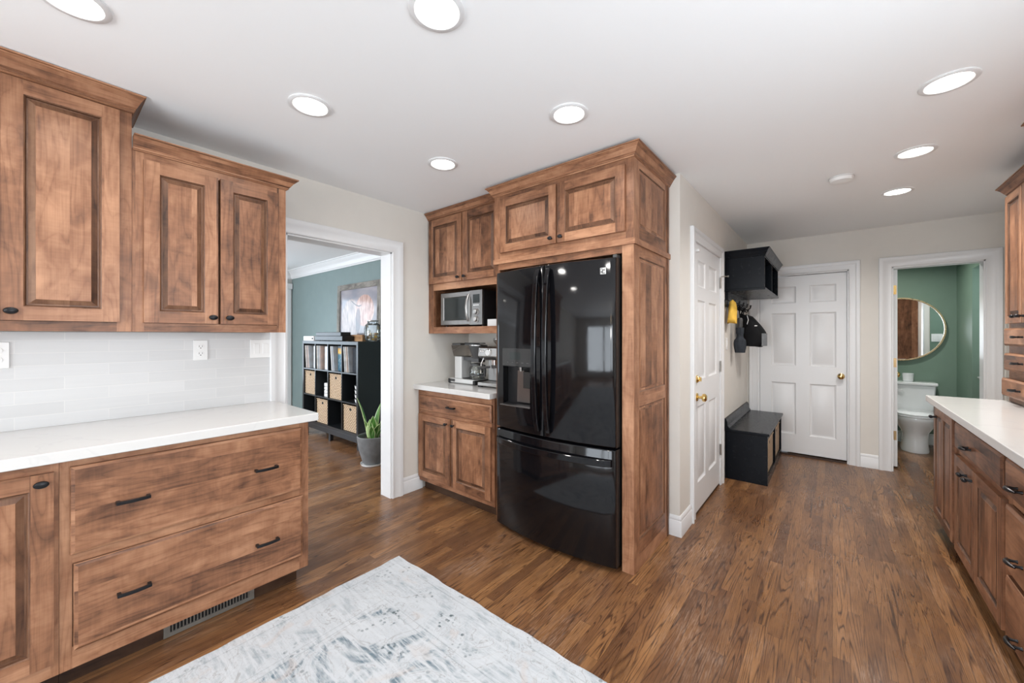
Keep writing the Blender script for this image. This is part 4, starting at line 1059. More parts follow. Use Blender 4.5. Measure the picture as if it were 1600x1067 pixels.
# ------------------------------------------------------------------ right-hand run
XR = 0.560
fr = FN(XR); dp = RX - XR - .003
def body(y0, y1, parent, rails, stiles=()):
    m = MB(fr); a0, a1 = -y1, -y0
    m.box(a0, a1, .10, .872, -dp, -.02, 0, 'a')
    m.box(a0, a0 + .03, .085, .872, -.02, 0, 0, 'b'); m.box(a1 - .03, a1, .085, .872, -.02, 0, 0, 'b')
    for (z0, z1) in rails: m.box(a0 + .03, a1 - .03, z0, z1, -.02, 0, 0, 'a')
    m.build('cabinet_body', 'maple', parent, bevel=.0012, weld=False)
    m = MB(fr); m.box(a0, a1, 0, .10, -dp, -.07, 0, 'a'); m.build('toe_kick', 'maple_toe', parent)
ra = thing('base_cabinet', 'narrow maple base cabinet with one two-panel door, far end of the right counter', 'cabinet', (XR, 3.66, 0))
body(3.372, 3.950, ra, [(.835, .872), (.085, .13)])
a = wdoor(fr, -3.935, -3.405, .115, .845, ra, cols=2, st=.05); dumb_pull(fr, -3.83, .785, DT, a)
rb = thing('base_cabinet', 'stained maple base cabinet with one drawer over two doors in the right counter run', 'cabinet', (XR, 2.94, 0))
body(2.518, 3.371, rb, [(.835, .872), (.655, .695), (.085, .13)])
a = wdrawer(fr, -3.348, -2.540, .690, .835, rb); bow_pull(fr, -3.02, .752, DT, a)
a = wdoor(fr, -3.345, -2.947, .110, .655, rb); dumb_pull(fr, -3.075, .600, DT, a)
a = wdoor(fr, -2.938, -2.540, .110, .655, rb); dumb_pull(fr, -2.98, .600, DT, a)
def drawer_unit(y0, y1, label):
    t_ = thing('base_cabinet', label, 'cabinet', (XR, (y0 + y1) / 2, 0))
    body(y0, y1, t_, [(.835, .872), (.655, .695), (.36, .39), (.085, .13)])
    for (z0, z1, zp) in ((.690, .835, .752), (.385, .650, .475), (.110, .362, .175)):
        a = wdrawer(fr, -y1 + .018, -y0 - .018, z0, z1, t_); bow_pull(fr, -(y1 - .19), zp, DT, a); bow_pull(fr, -(y0 + .19), zp, DT, a)
drawer_unit(1.65, 2.517, 'stained maple base cabinet with three stacked drawers at the photo right edge')
drawer_unit(0.80, 1.649, 'stained maple base cabinet with three stacked drawers nearest the camera in the right run')
slab(.505, RX - .002, 0.80, 3.965, .873, .914, 'long white quartz countertop on the right, in front of the powder room')
# tower standing on the counter
XT = 0.874
fr = FN(XT); dp = RX - XT - .003
rt = thing('counter_cabinet', 'maple cabinet standing on the right counter, three small drawers below slim doors', 'cabinet', (XT, 3.68, .915))
y0, y1 = 3.352, 3.985 - .03
m = MB(fr); a0, a1 = -y1, -y0
m.box(a0, a1, .9155, 2.25, -dp, -.02, 0, 'b')
m.box(a0, a0 + .022, .9155, 2.25, -.02, 0, 0, 'b'); m.box(a1 - .022, a1, .9155, 2.25, -.02, 0, 0, 'b')
for (z0, z1) in ((.9155, .955), (1.06, 1.118), (1.218, 1.272), (1.376, 1.415), (2.20, 2.25)): m.box(a0 + .022, a1 - .022, z0, z1, -.02, 0, 0, 'a')
m.build('cabinet_body', 'maple', rt, bevel=.0012, weld=False)
for (z0, z1, th_) in ((.950, 1.063, .034), (1.112, 1.220, .024), (1.268, 1.378, .024)):
    a = wdrawer(fr, -y1 + .005, -y0 - .005, z0, z1, rt, thick=th_); bow_pull(fr, -3.655, (z0 + z1) / 2, th_, a, .11)
a = wdoor(fr, -3.94, -3.658, 1.408, 2.215, rt, st=.045); dumb_pull(fr, -3.69, 1.447, DT, a)
a = wdoor(fr, -3.650, -3.365, 1.408, 2.215, rt, st=.045); dumb_pull(fr, -3.615, 1.447, DT, a)
crown(fr, [(-y1, -dp + .01, -1, 0), (-y1, 0, -1, 1), (-y0, 0, 0, 1)], 2.290, rt, k=.85)
# taller one nearer the camera
fr = FN(0.80); dp = RX - .80 - .003
rw = thing('wall_cabinet', 'tall wall cabinet of which only a dark crown corner shows at the upper right edge', 'cabinet', (.80, 2.7, 1.35))
m = MB(fr); m.box(-3.14, -2.3, 1.37, 2.36, -dp, 0, 0, 'b'); m.build('cabinet_body', 'maple', rw, bevel=.0012)
wdoor(fr, -3.11, -2.73, 1.40, 2.32, rw); wdoor(fr, -2.72, -2.33, 1.40, 2.32, rw)
crown(fr, [(-3.14, -dp + .01, -1, 0), (-3.14, .0, -1, 1), (-2.3, 0, 0, 1)], H - .003, rw)

# ------------------------------------------------------------------ hall bench and shelf
BX = -0.443
bn = thing('storage_bench', 'black painted storage bench with wicker baskets against the hall wall', 'bench', (-.6, 4.7, 0))
y0, y1 = 4.085, 5.285
def board(nm, *b, par=None, bev=.0015):
    m = MB(); m.box(*b); return m.build(nm, 'charcoal_paint', par, bevel=bev)
board('side_panel', HX + .016, BX, y0, y0 + .022, 0, .4395, par=bn); board('side_panel', HX + .016, BX, y1 - .022, y1, 0, .4395, par=bn)
board('back_panel', HX + .002, HX + .0155, y0, y1, 0, .4395, par=bn)
board('bottom_board', HX + .016, BX - .0185, y0 + .0225, y1 - .0225, .05, .069, par=bn)
board('divider', HX + .016, BX - .0185, 4.674, 4.696, .0695, .4395, par=bn); board('divider_stile', BX - .018, BX, 4.674, 4.696, .0705, .4115, par=bn)
board('toe_rail', BX - .018, BX, y0 + .0225, y1 - .0225, 0, .070, par=bn); board('top_rail', BX - .018, BX, y0 + .0225, y1 - .0225, .412, .4395, par=bn)
m = MB(); m.box(HX + .002, -.428, y0 - .014, y1 + .012, .44, .463); m.build('seat_top', 'charcoal_paint', bn, bevel=.005)
m = MB(FX(HX + .002)); m.extr([((y0 - .014, .463, 0), (0, 0, 1)), ((y1 - .01, .463, 0), (0, 0, 1))], [(0, 0), (.040, 0), (.040, .012), (.030, .022), (.024, .030), (.022, .070), (.016, .078), (.012, .092), (0, .095)]); m.build('back_molding', 'charcoal_paint', bn)
def basket(loc, w, d, h, label, group, face='x', name='wicker_basket', lab_hole=True):
    """open-top basket; face = direction of handle side"""
    t_ = thing(name, label, 'basket', loc, group)
    x, y, z = loc; hw, hd = (d / 2, w / 2) if face == 'x' else (w / 2, d / 2)
    m = MB(); r = .012; n = 5
    def ring(z_, g): return [(x - hw + g, y - hd + g, z_), (x + hw - g, y - hd + g, z_), (x + hw - g, y + hd - g, z_), (x - hw + g, y + hd - g, z_)]
    def side(p, q, z0, z1, k):
        # with handle hole on side k
        L = (Vector(q) - Vector(p)).length
        if k:
            f0, f1 = .5 - .022 / L * 1.0, .5 + .022 / L; zz0, zz1 = h * .80, h * .90
            fs_ = [0, f0 - .0, f1 + .0, 1]; zs = [0, zz0, zz1, h]
        else: fs_ = [0, 1]; zs = [0, h]
        for i in range(len(fs_) - 1):
            for j in range(len(zs) - 1):
                P = [(Vector(p).lerp(Vector(q), f)) for f in (fs_[i], fs_[i + 1])]
                mt = 1 if (k and i == 1 and j == 1) else 0
                pts = [(P[0].x, P[0].y, z + zs[j]), (P[1].x, P[1].y, z + zs[j]), (P[1].x, P[1].y, z + zs[j + 1]), (P[0].x, P[0].y, z + zs[j + 1])]
                m.face(pts, mt, uv=[(fs_[i] * L, zs[j]), (fs_[i + 1] * L, zs[j]), (fs_[i + 1] * L, zs[j + 1]), (fs_[i] * L, zs[j + 1])])
    R0 = ring(0, 0)
    for k in range(4): side(R0[k][:2] + (0,), R0[(k + 1) % 4][:2] + (0,), 0, h, (k == 1 if face == 'x' else k == 0))
    I = ring(z + h, .012); O = ring(z + h, 0); B_ = ring(z + h - .10, .012)
    for k in range(4):
        m.face([O[k], O[(k + 1) % 4], I[(k + 1) % 4], I[k]]); m.face([I[k], I[(k + 1) % 4], B_[(k + 1) % 4], B_[k]])
    m.face(B_); m.face(ring(z, 0)[::-1])
    m.build('woven_body', ['wicker', 'dark_void'], t_, angle=60)
    m = MB(); tp = ring(z + h - .003, -.002); m.tube([tp[0], tp[1], tp[2], tp[3], tp[0]], .006, 8); m.build('rim', 'wicker', t_)
    return t_
b1 = basket((-.61, 4.395, .0705), .50, .30, .30, 'wicker basket in the near cubby of the black bench', 'bench baskets')
b2 = basket((-.61, 4.98, .0705), .50, .30, .30, 'wicker basket in the far cubby of the black bench', 'bench baskets')
m = MB(FX(-.61)); m.blob((4.395, .385, 0), (.16, .035, .10), e=.8, noise=.08); o = m.build('folded_scarf', 'black_cloth', None); origin_to(o, (-.61, 4.395, .35)); tag(o, 'dark cloth lying in the near wicker basket of the bench', 'scarf')

hs = thing('hanging_shelf', 'black painted wall shelf with open cubbies above the bench', 'shelf', (-.62, 4.6, 1.75))
SX = -.463; y0, y1 = 4.07, 5.155
board('side_panel', HX + .014, SX, y0, y0 + .02, 1.7585, 2.05, par=hs); board('side_panel', HX + .014, SX, y1 - .02, y1, 1.7585, 2.05, par=hs)
board('back_panel', HX + .002, HX + .0135, y0, y1, 1.7585, 2.05, par=hs); board('bottom_board', HX + .002, SX + .006, y0 - .004, y1 + .004, 1.7405, 1.758, par=hs)
board('top_board', HX + .014, SX, y0 + .0205, y1 - .0205, 2.031, 2.05, par=hs); board('divider', HX + .014, SX, 4.60, 4.62, 1.7585, 2.0305, par=hs)
c_ = crown(WORLD and Fr((0, 0, 0), (0, 1, 0), (0, 0, 1), (1, 0, 0)), [(y0, HX + .004, -1, 0), (y0, SX, -1, 1), (y1, SX, 1, 1), (y1, HX + .004, 1, 0)], 2.108, hs, mat='charcoal_paint', k=.75, kz=1.1)
m = MB(); m.box(HX + .002, HX + .03, y0 + .02, y1 - .02, 1.665, 1.740); m.build('back_board', 'charcoal_paint', hs, bevel=.002)
hk = thing('hook_rail', 'black hook rail with a row of double coat hooks below the hanging shelf', 'hooks', (-.77, 4.6, 1.65))
m = MB(); m.box(HX + .001, HX + .016, 4.02, 5.15, 1.60, 1.664); m.build('rail', 'charcoal_paint', hk, bevel=.002)
for y in (4.13, 4.36, 4.58, 4.80, 5.02):
    m = MB(); m.tube([(HX + .016, y, 1.625), (HX + .05, y, 1.615), (HX + .075, y, 1.635), (HX + .080, y, 1.668)], [.006, .006, .006, .009], 8)
    m.tube([(HX + .016, y, 1.618), (HX + .035, y, 1.590), (HX + .050, y, 1.598), (HX + .052, y, 1.615)], [.006, .005, .005, .008], 8)
    m.box(HX + .0155, HX + .020, y - .012, y + .012, 1.60, 1.655, newseed=False); m.build('hook', 'knob_black', hk)

# hanging things
yl = thing('knit_hat', 'yellow cloth hat hanging from the first hook below the black shelf', 'hat', (-.72, 4.12, 1.55))
m = MB(); P = []
for i in range(9):
    k = i / 8; z = 1.452 + .205 * k; w = (.048 + .055 * math.sin(PI * min(1, k * 1.15 + .12))) * (1 - .65 * k ** 3); cy = 4.10 + .03 * math.sin(k * 2)
    P.append([(-.722 + math.sin(2 * PI * j / 16) * .040 * (1 - .5 * k ** 2) + .006 * math.sin(6 * PI * j / 16 + 4 * k), cy + math.cos(2 * PI * j / 16) * w + .006 * math.sin(10 * PI * j / 16 + 7 * k), z + .01 * math.cos(4 * PI * j / 16)) for j in range(16)])
m.grid(P, closev=True); m.face(P[0]); m.face(P[-1]); m.build('hat_body', 'yellow_cloth', yl, angle=80)
ub = thing('folded_umbrella', 'folded grey umbrella with black grip hanging between the yellow hat and the backpack', 'umbrella', (-.70, 4.36, 1.3))
m = MB(); P = []
for i in range(15):
    k = i / 14; z = 1.165 + .245 * k; r = .050 * (1 - .30 * math.sin(PI * k * 1.0 + .2) * (1 if abs(k - .62) < .1 else .15)) * (.75 + .25 * math.sin(PI * min(1, k * 1.3 + .05))) * (.9 if k > .6 else 1.05)
    P.append([(-.700 + math.cos(2 * PI * j / 24) * r * (1 + .10 * math.sin(8 * 2 * PI * j / 24 + 5 * k)), 4.36 + math.sin(2 * PI * j / 24) * r * (1 + .10 * math.sin(8 * 2 * PI * j / 24 + 5 * k)), z) for j in range(24)])
m.grid(P, closev=True); m.face(P[0]); m.face(P[-1]); m.build('canopy', 'grey_cloth', ub, angle=70)
m = MB(); m.lathe((-.700, 4.36, 1.40), 'c', [(.018, 0), (.022, .02), (.024, .095), (.018, .105)], 14); m.build('grip', 'plastic_dark', ub)
m = MB(); m.tube([(-.700, 4.36, 1.50), (-.702, 4.358, 1.58), (-.706, 4.36, 1.642), (-.71, 4.37, 1.60), (-.700, 4.365, 1.50)], .004, 6); m.build('wrist_strap', 'black_cloth', ub)
bp_ = thing('backpack', 'black backpack with grey mesh side pocket hanging from the hooks over the bench', 'backpack', (-.62, 4.66, 1.4))
m = MB(); P = []
for i in range(15):
    k = i / 14; z = 1.222 + .325 * k
    dpt = .118 * (1 - .62 * max(0, (k - .35) / .65) ** 1.3) * (.86 + .14 * min(1, k * 8)); wy = .135 * (1 - .35 * max(0, (k - .5) / .5) ** 2)
    if i == 14: dpt *= .6; wy *= .7
    xc_ = HX + .034 + dpt
    P.append([(xc_ + math.copysign(abs(math.cos(th)) ** .75, math.cos(th)) * dpt, 4.66 + math.copysign(abs(math.sin(th)) ** .75, math.sin(th)) * wy, z + .006 * math.sin(3 * th)) for th in [2 * PI * j / 28 for j in range(28)]])
m.grid(P, closev=True); m.face(P[0]); m.face(P[-1]); m.build('bag_body', 'black_cloth', bp_, angle=60)
m = MB(); P = []
for i in range(7):
    k = i / 6; z = 1.228 + .125 * k; r = .108 + .010 * math.sin(k * 3)
    P.append([(HX + .034 + .116 + math.copysign(abs(math.cos(th)) ** .75, math.cos(th)) * (.121), 4.66 + math.copysign(abs(math.sin(th)) ** .75, math.sin(th)) * .139, z) for th in [-.85 + 1.15 * j / 10 for j in range(11)]])
m.grid(P); m.build('side_pocket', 'mesh_cloth', bp_, angle=60)
m = MB(); m.tube([(-.735, 4.60, 1.54), (-.72, 4.62, 1.58), (-.706, 4.66, 1.602), (-.72, 4.70, 1.58), (-.735, 4.72, 1.54)], .006, 8)
m.tube([(-.72, 4.555, 1.53), (-.69, 4.53, 1.48), (-.66, 4.518, 1.42)], .009, 8, flat=(1, .4)); m.build('strap', 'black_cloth', bp_)
m = MB(); m.tube([(-.668, 4.553, 1.535), (-.655, 4.535, 1.49), (-.665, 4.528, 1.445)], .0035, 6); o = m.build('zip_cord', 'paper_white', bp_)
m = MB(); m.box(-.602, -.578, 4.534, 4.536, 1.425, 1.434); m.build('logo_patch', 'paper_white', bp_)
rocker(FX(HX + .0005), 4.155, 1.255, 'grey switch plate on the hall wall between the white door and the bench', 1, .035)

# ------------------------------------------------------------------ powder room
tx = 0.735
to = thing('toilet', 'white two-piece toilet in the green powder room', 'toilet', (tx, 6.6, 0))
m = MB()
P = []
for (z, w_, y0_, y1_) in ((0.0, .115, 6.30, 6.78), (.02, .118, 6.295, 6.78), (.12, .105, 6.31, 6.76), (.22, .11, 6.30, 6.76), (.30, .155, 6.24, 6.76), (.36, .178, 6.205, 6.74), (.395, .185, 6.19, 6.72), (.41, .182, 6.195, 6.72)):
    ring = []; cy = y0_ + w_ * 1.25
    for j in range(28):
        th = 2 * PI * j / 28; s_ = math.sin(th); c2 = math.cos(th)
        ring.append((tx + c2 * w_, (cy + s_ * (cy - y0_)) if s_ < 0 else cy + (abs(s_) ** .7) * (y1_ - cy), z))
    P.append(ring)
m.grid(P, closev=True); m.face(P[0]); m.face(P[-1]); m.build('bowl', 'porcelain', to, angle=50)
def seatring(z0, z1, w_, y0_, y1_, nm):
    m = MB(); P = []
    for z, sh in ((z0, .004), (z0 + .004, 0), (z1 - .005, 0), (z1, .010)):
        ring = []; cy = y0_ + w_ * 1.2
        for j in range(28):
            th = 2 * PI * j / 28; s_ = math.sin(th)
            ring.append((tx + math.cos(th) * (w_ - sh), (cy + s_ * (cy - y0_ - sh)) if s_ < 0 else cy + (abs(s_) ** .5) * (y1_ - sh - cy), z))
        P.append(ring)
    m.grid(P, closev=True); m.face(P[0]); m.face(P[-1]); m.build(nm, 'porcelain', to, angle=40)
seatring(.412, .430, .187, 6.185, 6.64, 'seat'); seatring(.4315, .452, .185, 6.187, 6.65, 'lid')
m = MB(); P = [[(tx + s0 * w_, 6.77 + s1 * d_, z) for (s0, s1) in ((-1, -.9), (-.94, -1), (.94, -1), (1, -.9), (1, 1), (-1, 1))] for (z, w_, d_) in ((.40, .175, .085), (.47, .190, .090), (.735, .205, .098))]
m.grid(P, closev=True); m.face(P[0]); m.face(P[-1]); m.build('tank', 'porcelain', to, bevel=.006)
m = MB(); m.box(tx - .218, tx + .218, 6.655, 6.875, .736, .772); m.build('tank_lid', 'porcelain', to, bevel=.010)
m = MB(FY(6.67)); m.lathe((tx - .15, .69, 0), 'c', [(.014, 0), (.014, .008)], 14); m.tube([(tx - .15, .69, .012), (tx - .11, .685, .016), (tx - .075, .68, .012)], [.006, .006, .008], 8); m.build('flush_lever', 'chrome', to)
m = MB(); m.lathe((tx - .02, 6.78, .7725), 'c', [(.038, 0), (.046, .006), (.052, .095), (.050, .096), (.044, .02), (0, .018)], 24, capb=True); o = m.build('white_cup', 'porcelain', None); origin_to(o, (tx - .02, 6.78, .7725)); tag(o, 'white cup standing on the toilet tank lid', 'cup')
m = MB(); m.lathe((.60, 6.86, .02), 'c', [(.02, 0), (.02, .0)], 8)
mi = thing('round_mirror', 'large round mirror in a thin gold frame above the toilet', 'mirror', (.655, BB - .01, 1.41))
m = MB(FY(BB)); R_ = .392
pr_ = [(R_ - .014, .010), (R_ - .014, .030), (R_ - .011, .034), (R_, .034), (R_ + .002, .030), (R_ + .002, .001), (R_ - .014, .001)]
m.lathe((.655, 1.412, 0), 'c', pr_, 72, capb=False, capt=False); m.build('frame', 'gold_frame', mi)
m = MB(FY(BB)); m.lathe((.655, 1.412, 0), 'c', [(R_ - .013, .012), (R_ - .013, .016)], 72); m.build('mirror_glass', 'mirror', mi)
rocker(Fr((0, BY + .1265, 0), (-1, 0, 0), (0, 0, 1), (0, 1, 0)), -1.175, 1.30, 'white switch plate inside the powder room, seen in the round mirror', 2)
sk = thing('wall_sink', 'white wall sink whose rim edge shows beside the powder room door casing', 'sink', (1.4, 5.86, 0))
m = MB(); m.blob((0, 0, 0), (.01, .01, .01)); m = MB(Fr((1.40, 5.86, .86), (1, 0, 0), (0, 0, 1), (0, -1, 0))); m.lathe((0, -.12, 0), 'b', [(.06, 0), (.16, .04), (.265, .14), (.292, .165), (.30, .18), (.28, .185), (.26, .175), (.12, .08), (0, .07)], 36, sb=1.0); m.build('basin', 'porcelain', sk)
m = MB(); m.lathe((1.50, 5.86, 0), 'c', [(.11, 0), (.09, .05), (.07, .4), (.085, .75)], 24); m.build('pedestal', 'porcelain', sk)

# ------------------------------------------------------------------ living room
sx0, sx1, syf, syb = -5.630, -4.162, 2.300, 2.690
su = thing('cube_shelf', 'black cube shelf, four columns by three rows, against the teal wall', 'shelf', ((sx0 + sx1) / 2, 2.5, 0))
ZB = 0.165; ZT = 1.262; T_ = .038
cw = (sx1 - sx0 - 2 * T_ - 3 * .016) / 4; chh = (ZT - ZB - 2 * T_ - 2 * .016) / 3
m = MB()
m.box(sx0, sx1, syf, syb, ZT - T_, ZT); m.box(sx0, sx1, syf, syb, ZB, ZB + T_)
m.box(sx0, sx0 + T_, syf, syb, ZB + T_, ZT - T_); m.box(sx1 - T_, sx1, syf, syb, ZB + T_, ZT - T_)
m.build('outer_frame', 'shelf_black', su, bevel=.0015)
m = MB(); cols_ = []; rows_ = []
for k in range(4): cols_.append((sx0 + T_ + k * (cw + .016), sx0 + T_ + k * (cw + .016) + cw))
for k in range(3): rows_.append((ZB + T_ + k * (chh + .016), ZB + T_ + k * (chh + .016) + chh))
for k in range(3): m.box(cols_[k][1], cols_[k + 1][0], syf + .002, syb, ZB + T_, ZT - T_)
for k in range(2):
    for c in range(4): m.box(cols_[c][0], cols_[c][1], syf + .002, syb, rows_[k][1], rows_[k + 1][0])
m.build('dividers', 'shelf_black', su, bevel=.001)
m = MB(); m.box(sx0 + T_, sx1 - T_, syb - .008, syb, ZB + T_, ZT - T_); m.build('back_panel', 'dark_void', su)
m = MB(); m.box(sx0, sx1, syf, syf + .04, .105, ZB); m.box(sx0, sx0 + .04, syf + .04, syb, .105, ZB); m.box(sx1 - .04, sx1, syf + .04, syb, .105, ZB); m.build('base_frame', 'shelf_black', su, bevel=.002)
for (x, y) in ((sx0 + .06, syf + .03), (sx1 - .07, syf + .06), (sx0 + .06, syb - .06), (sx1 - .06, syb - .06), (-4.91, syf + .05)):
    m = MB(); m.box(x - .025, x + .025, y - .02, y + .02, 0.0, .106); m.build('leg', 'shelf_black', su, bevel=.002)
def cube(c, r): return cols_[c][0], cols_[c][1], rows_[2 - r][0], rows_[2 - r][1]      # r=0 top row
for (c, r, lab) in ((0, 1, 'wicker basket in the left column, middle row of the cube shelf'), (2, 1, 'wicker basket in the third column, middle row of the cube shelf'), (1, 2, 'wicker basket in the second column, bottom row of the cube shelf'), (3, 2, 'wicker basket in the right column, bottom row of the cube shelf')):
    x0, x1, z0, z1 = cube(c, r); basket(((x0 + x1) / 2, syf + .19, z0 + .001), cw - .022, .34, chh - .025, lab, 'cube shelf baskets', face='y')
# records
m = MB(); m.box(-.0025, .0025, -.155, .155, 0, .305); rec0 = m.build('record_sleeve', 'record_sleeve', None); first = True
names_col = ['left', 'second', 'third', 'right']
recn = 0
for c in range(4):
    x0, x1, z0, z1 = cube(c, 0)
    nrec = (9, 10, 9, 9)[c]; x = x0 + (.062, .035, .060, .055)[c]; lean = (.13, .04, .12, .11)[c]
    for k in range(nrec):
        o = rec0 if first else rec0.copy()
        if not first: C.objects.link(o)
        first = False
        lab = 'thin record sleeve standing in the ' + names_col[c] + ' cubby of the top row of the cube shelf'
        tag(o, lab, 'record', 'records in the ' + names_col[c] + ' top cubby')
        jx = rnd.uniform(-.001, .001)
        o.location = (x + jx, syf + .165 + rnd.uniform(-.006, .01), z0 + .0015); o.rotation_euler = (0, -lean if k > 1 else -lean, 0)
        x += .0105
def sleeve(name, mat, x0, x1, y, z0, h, lab, lean=0.0):
    m = MB(); m.box(-(x1 - x0) / 2, (x1 - x0) / 2, -.002, .002, 0, h); o = m.build(name, mat, None); o.location = ((x0 + x1) / 2, y, z0 + .0015); tag(o, lab, 'record'); o.rotation_euler = (lean, 0, 0); return o
x0, x1, z0, z1 = cube(2, 0); sleeve('record_cover', 'sleeve_art', x0 + .165, x1 - .01, syf + .05, z0, .305, 'dark teal album cover with an orange figure facing out in the third cubby')
x0, x1, z0, z1 = cube(0, 0); sleeve('record_cover', 'record_sleeve', x0 + .20, x1 - .01, syf + .05, z0, .295, 'patterned album cover facing out in the left cubby of the top row')
x0, x1, z0, z1 = cube(3, 0); sleeve('record_cover', 'grey_cloth', x0 + .15, x1 - .01, syf + .06, z0, .285, 'black album cover facing out in the right cubby of the top row')
x0, x1, z0, z1 = cube(1, 0); sleeve('record_cover', 'record_sleeve', x0 + .17, x1 - .01, syf + .05, z0, .295, 'beige album cover facing out in the second cubby of the top row')
# stacked boxes / containers
m = MB(); m.box(-.065, .065, -.11, .11, 0, .040); bx0 = m.build('storage_box', 'paper_white', None, bevel=.004)
x0, x1, z0, z1 = cube(1, 1)
posn = ['bottom', 'second from bottom', 'second from top', 'top']
for k in range(4):
    o = bx0 if k == 0 else bx0.copy()
    if k: C.objects.link(o)
    o.location = (-4.985, syf + .14, z0 + .001 + .0445 * k); tag(o, 'flat white box, ' + posn[k] + ' of the stack in the second column, middle row', 'box', 'white boxes in the cube shelf')
m = MB(); m.lathe((0, 0, 0), 'c', [(.045, 0), (.055, .004), (.062, .040)], 24); P0 = m.build('food_container', 'clear_plastic', None); child_off(P0, None)
m = MB(); m.lathe((0, 0, .0405), 'c', [(.064, 0), (.064, .008), (.05, .010)], 24); L0 = m.build('lid', 'plastic_dark', P0)
x0, x1, z0, z1 = cube(3, 1)
for k in range(4):
    if k == 0: o = P0
    else:
        o = P0.copy(); C.objects.link(o); l_ = L0.copy(); C.objects.link(l_); l_.parent = o
    o.location = (-4.272, syf + .09, z0 + .001 + .0515 * k); tag(o, 'round clear lidded container, ' + posn[k] + ' of the stack in the shelf right column', 'container', 'round containers in the cube shelf')
# on top of the shelf
zt = ZT + .0005
m = MB(); m.box(-5.622, -5.315, 2.312, 2.55, zt, zt + .062); o = m.build('stereo_amplifier', 'plastic_white', None, bevel=.003); origin_to(o, (-5.47, 2.43, zt)); tag(o, 'white low stereo box on the left end of the cube shelf', 'stereo')
m = MB(FY(2.312)); m.lathe((-5.345, zt + .030, 0), 'c', [(.012, 0), (.012, .008)], 16); OFF[o.name] = Vector((-5.47, 2.43, zt)); m.build('volume_knob', 'plastic_dark', o)
tt = thing('turntable', 'black turntable with closed dust cover on the cube shelf', 'turntable', (-4.93, 2.40, zt))
m = MB(); m.box(-5.300, -4.560, 2.318, 2.465, zt + .008, zt + .062); m.build('plinth', 'satin_black', tt, bevel=.003)
m = MB()
for (x, y) in ((-5.26, 2.36), (-4.60, 2.36), (-5.26, 2.44), (-4.60, 2.44)): 
    m = MB(); m.lathe((x, y, zt), 'c', [(.02, 0), (.02, .009)], 12); m.build('foot', 'rubber', tt)
m = MB(); m.box(-5.290, -4.62, 2.33, 2.460, zt + .0625, zt + .112); m.build('dust_cover', 'satin_black', tt, bevel=.006)
m = MB(); m.box(-4.80, -4.375, 2.475, 2.60, zt, zt + .078); o = m.build('wooden_crate', 'crate_wood', None, bevel=.003); origin_to(o, (-4.59, 2.54, zt)); tag(o, 'low orange-brown wooden box in front of the cow picture', 'box')
# leaning picture
pf = thing('picture_frame', 'framed picture of a shaggy pale red cow leaning on the teal wall', 'picture', (-4.72, 2.6, zt))
fx0, fx1, fz0, fz1 = -5.395, -4.300, zt + .001, 2.030
tilt = .02
L = fz1 - fz0
frp = Fr((0, 2.690, fz0), (1, 0, 0), (0, math.sin(tilt), math.cos(tilt)), (0, -math.cos(tilt), math.sin(tilt)))
m = MB(frp); fw = .075
m.box(fx0, fx0 + fw, 0, L, 0, .03, 0, 'b'); m.box(fx1 - fw, fx1, 0, L, 0, .03, 0, 'b'); m.box(fx0 + fw, fx1 - fw, 0, fw, 0, .03, 0, 'a'); m.box(fx0 + fw, fx1 - fw, L - fw, L, 0, .03, 0, 'a')
m.build('frame', 'barn_wood', pf, bevel=.003)
m = MB(frp); m.box(fx0 + .02, fx1 - .02, .02, L - .02, 0.002, .010, newseed=False); m.build('backing', 'dark_void', pf)
m = MB(frp); m.face([(fx0 + fw, fw, .015), (fx1 - fw, fw, .015), (fx1 - fw, L - fw, .015), (fx0 + fw, L - fw, .015)], uv=[(0, 0), (1, 0), (1, 1), (0, 1)]); m.build('print', 'picture_print', pf)
# jar of shells
jr = thing('glass_jar', 'large clear glass jar holding small shells on the right end of the cube shelf', 'jar', (-4.02, 2.43, zt))
jx, jy = -4.262, 2.545
m = MB(); pj_ = [(.070, .0), (.088, .012), (.098, .06), (.098, .15), (.086, .195), (.062, .215), (.060, .235), (.063, .238)]
OFF[jr.name] = Vector((-4.02, 2.43, zt))
m.lathe((jx, jy, zt + .001), 'c', pj_, 32, capt=False); o = m.build('jar_glass', 'glass', jr)
m = MB(); m.lathe((jx, jy, zt + .238), 'c', [(.062, 0), (.068, .004), (.068, .012), (.060, .014)], 28, capb=False, capt=False); m.tube([(jx - .07, jy, zt + .23), (jx - .085, jy - .005, zt + .20), (jx - .09, jy - .01, zt + .16)], .003, 6); m.build('wire_bail', 'steel', jr)
scol = [('plastic_white', 1), ('yellow_cloth', 1), ('crate_wood', 1), ('barn_wood', 1), ('brass_old', 1)]
for k in range(16):
    mm = scol[k % 5][0]
    a_ = rnd.uniform(0, 6.28); r_ = rnd.uniform(.0, .070); zz = zt + .022 + (k // 5) * .034
    m = MB(Fr((jx + r_ * math.cos(a_), jy + r_ * math.sin(a_), zz), (1, 0, 0), (0, 0, 1), (0, -1, 0)))
    m.blob((0, 0, 0), (rnd.uniform(.016, .024), rnd.uniform(.012, .018), rnd.uniform(.014, .022)), seg=10, rings=6, noise=.08, ph=k)
    o = m.build('sea_shell', mm, None); origin_to(o, (jx + r_ * math.cos(a_), jy + r_ * math.sin(a_), zz)); tag(o, 'small shell inside the clear glass jar', 'shell', 'shells in the jar')
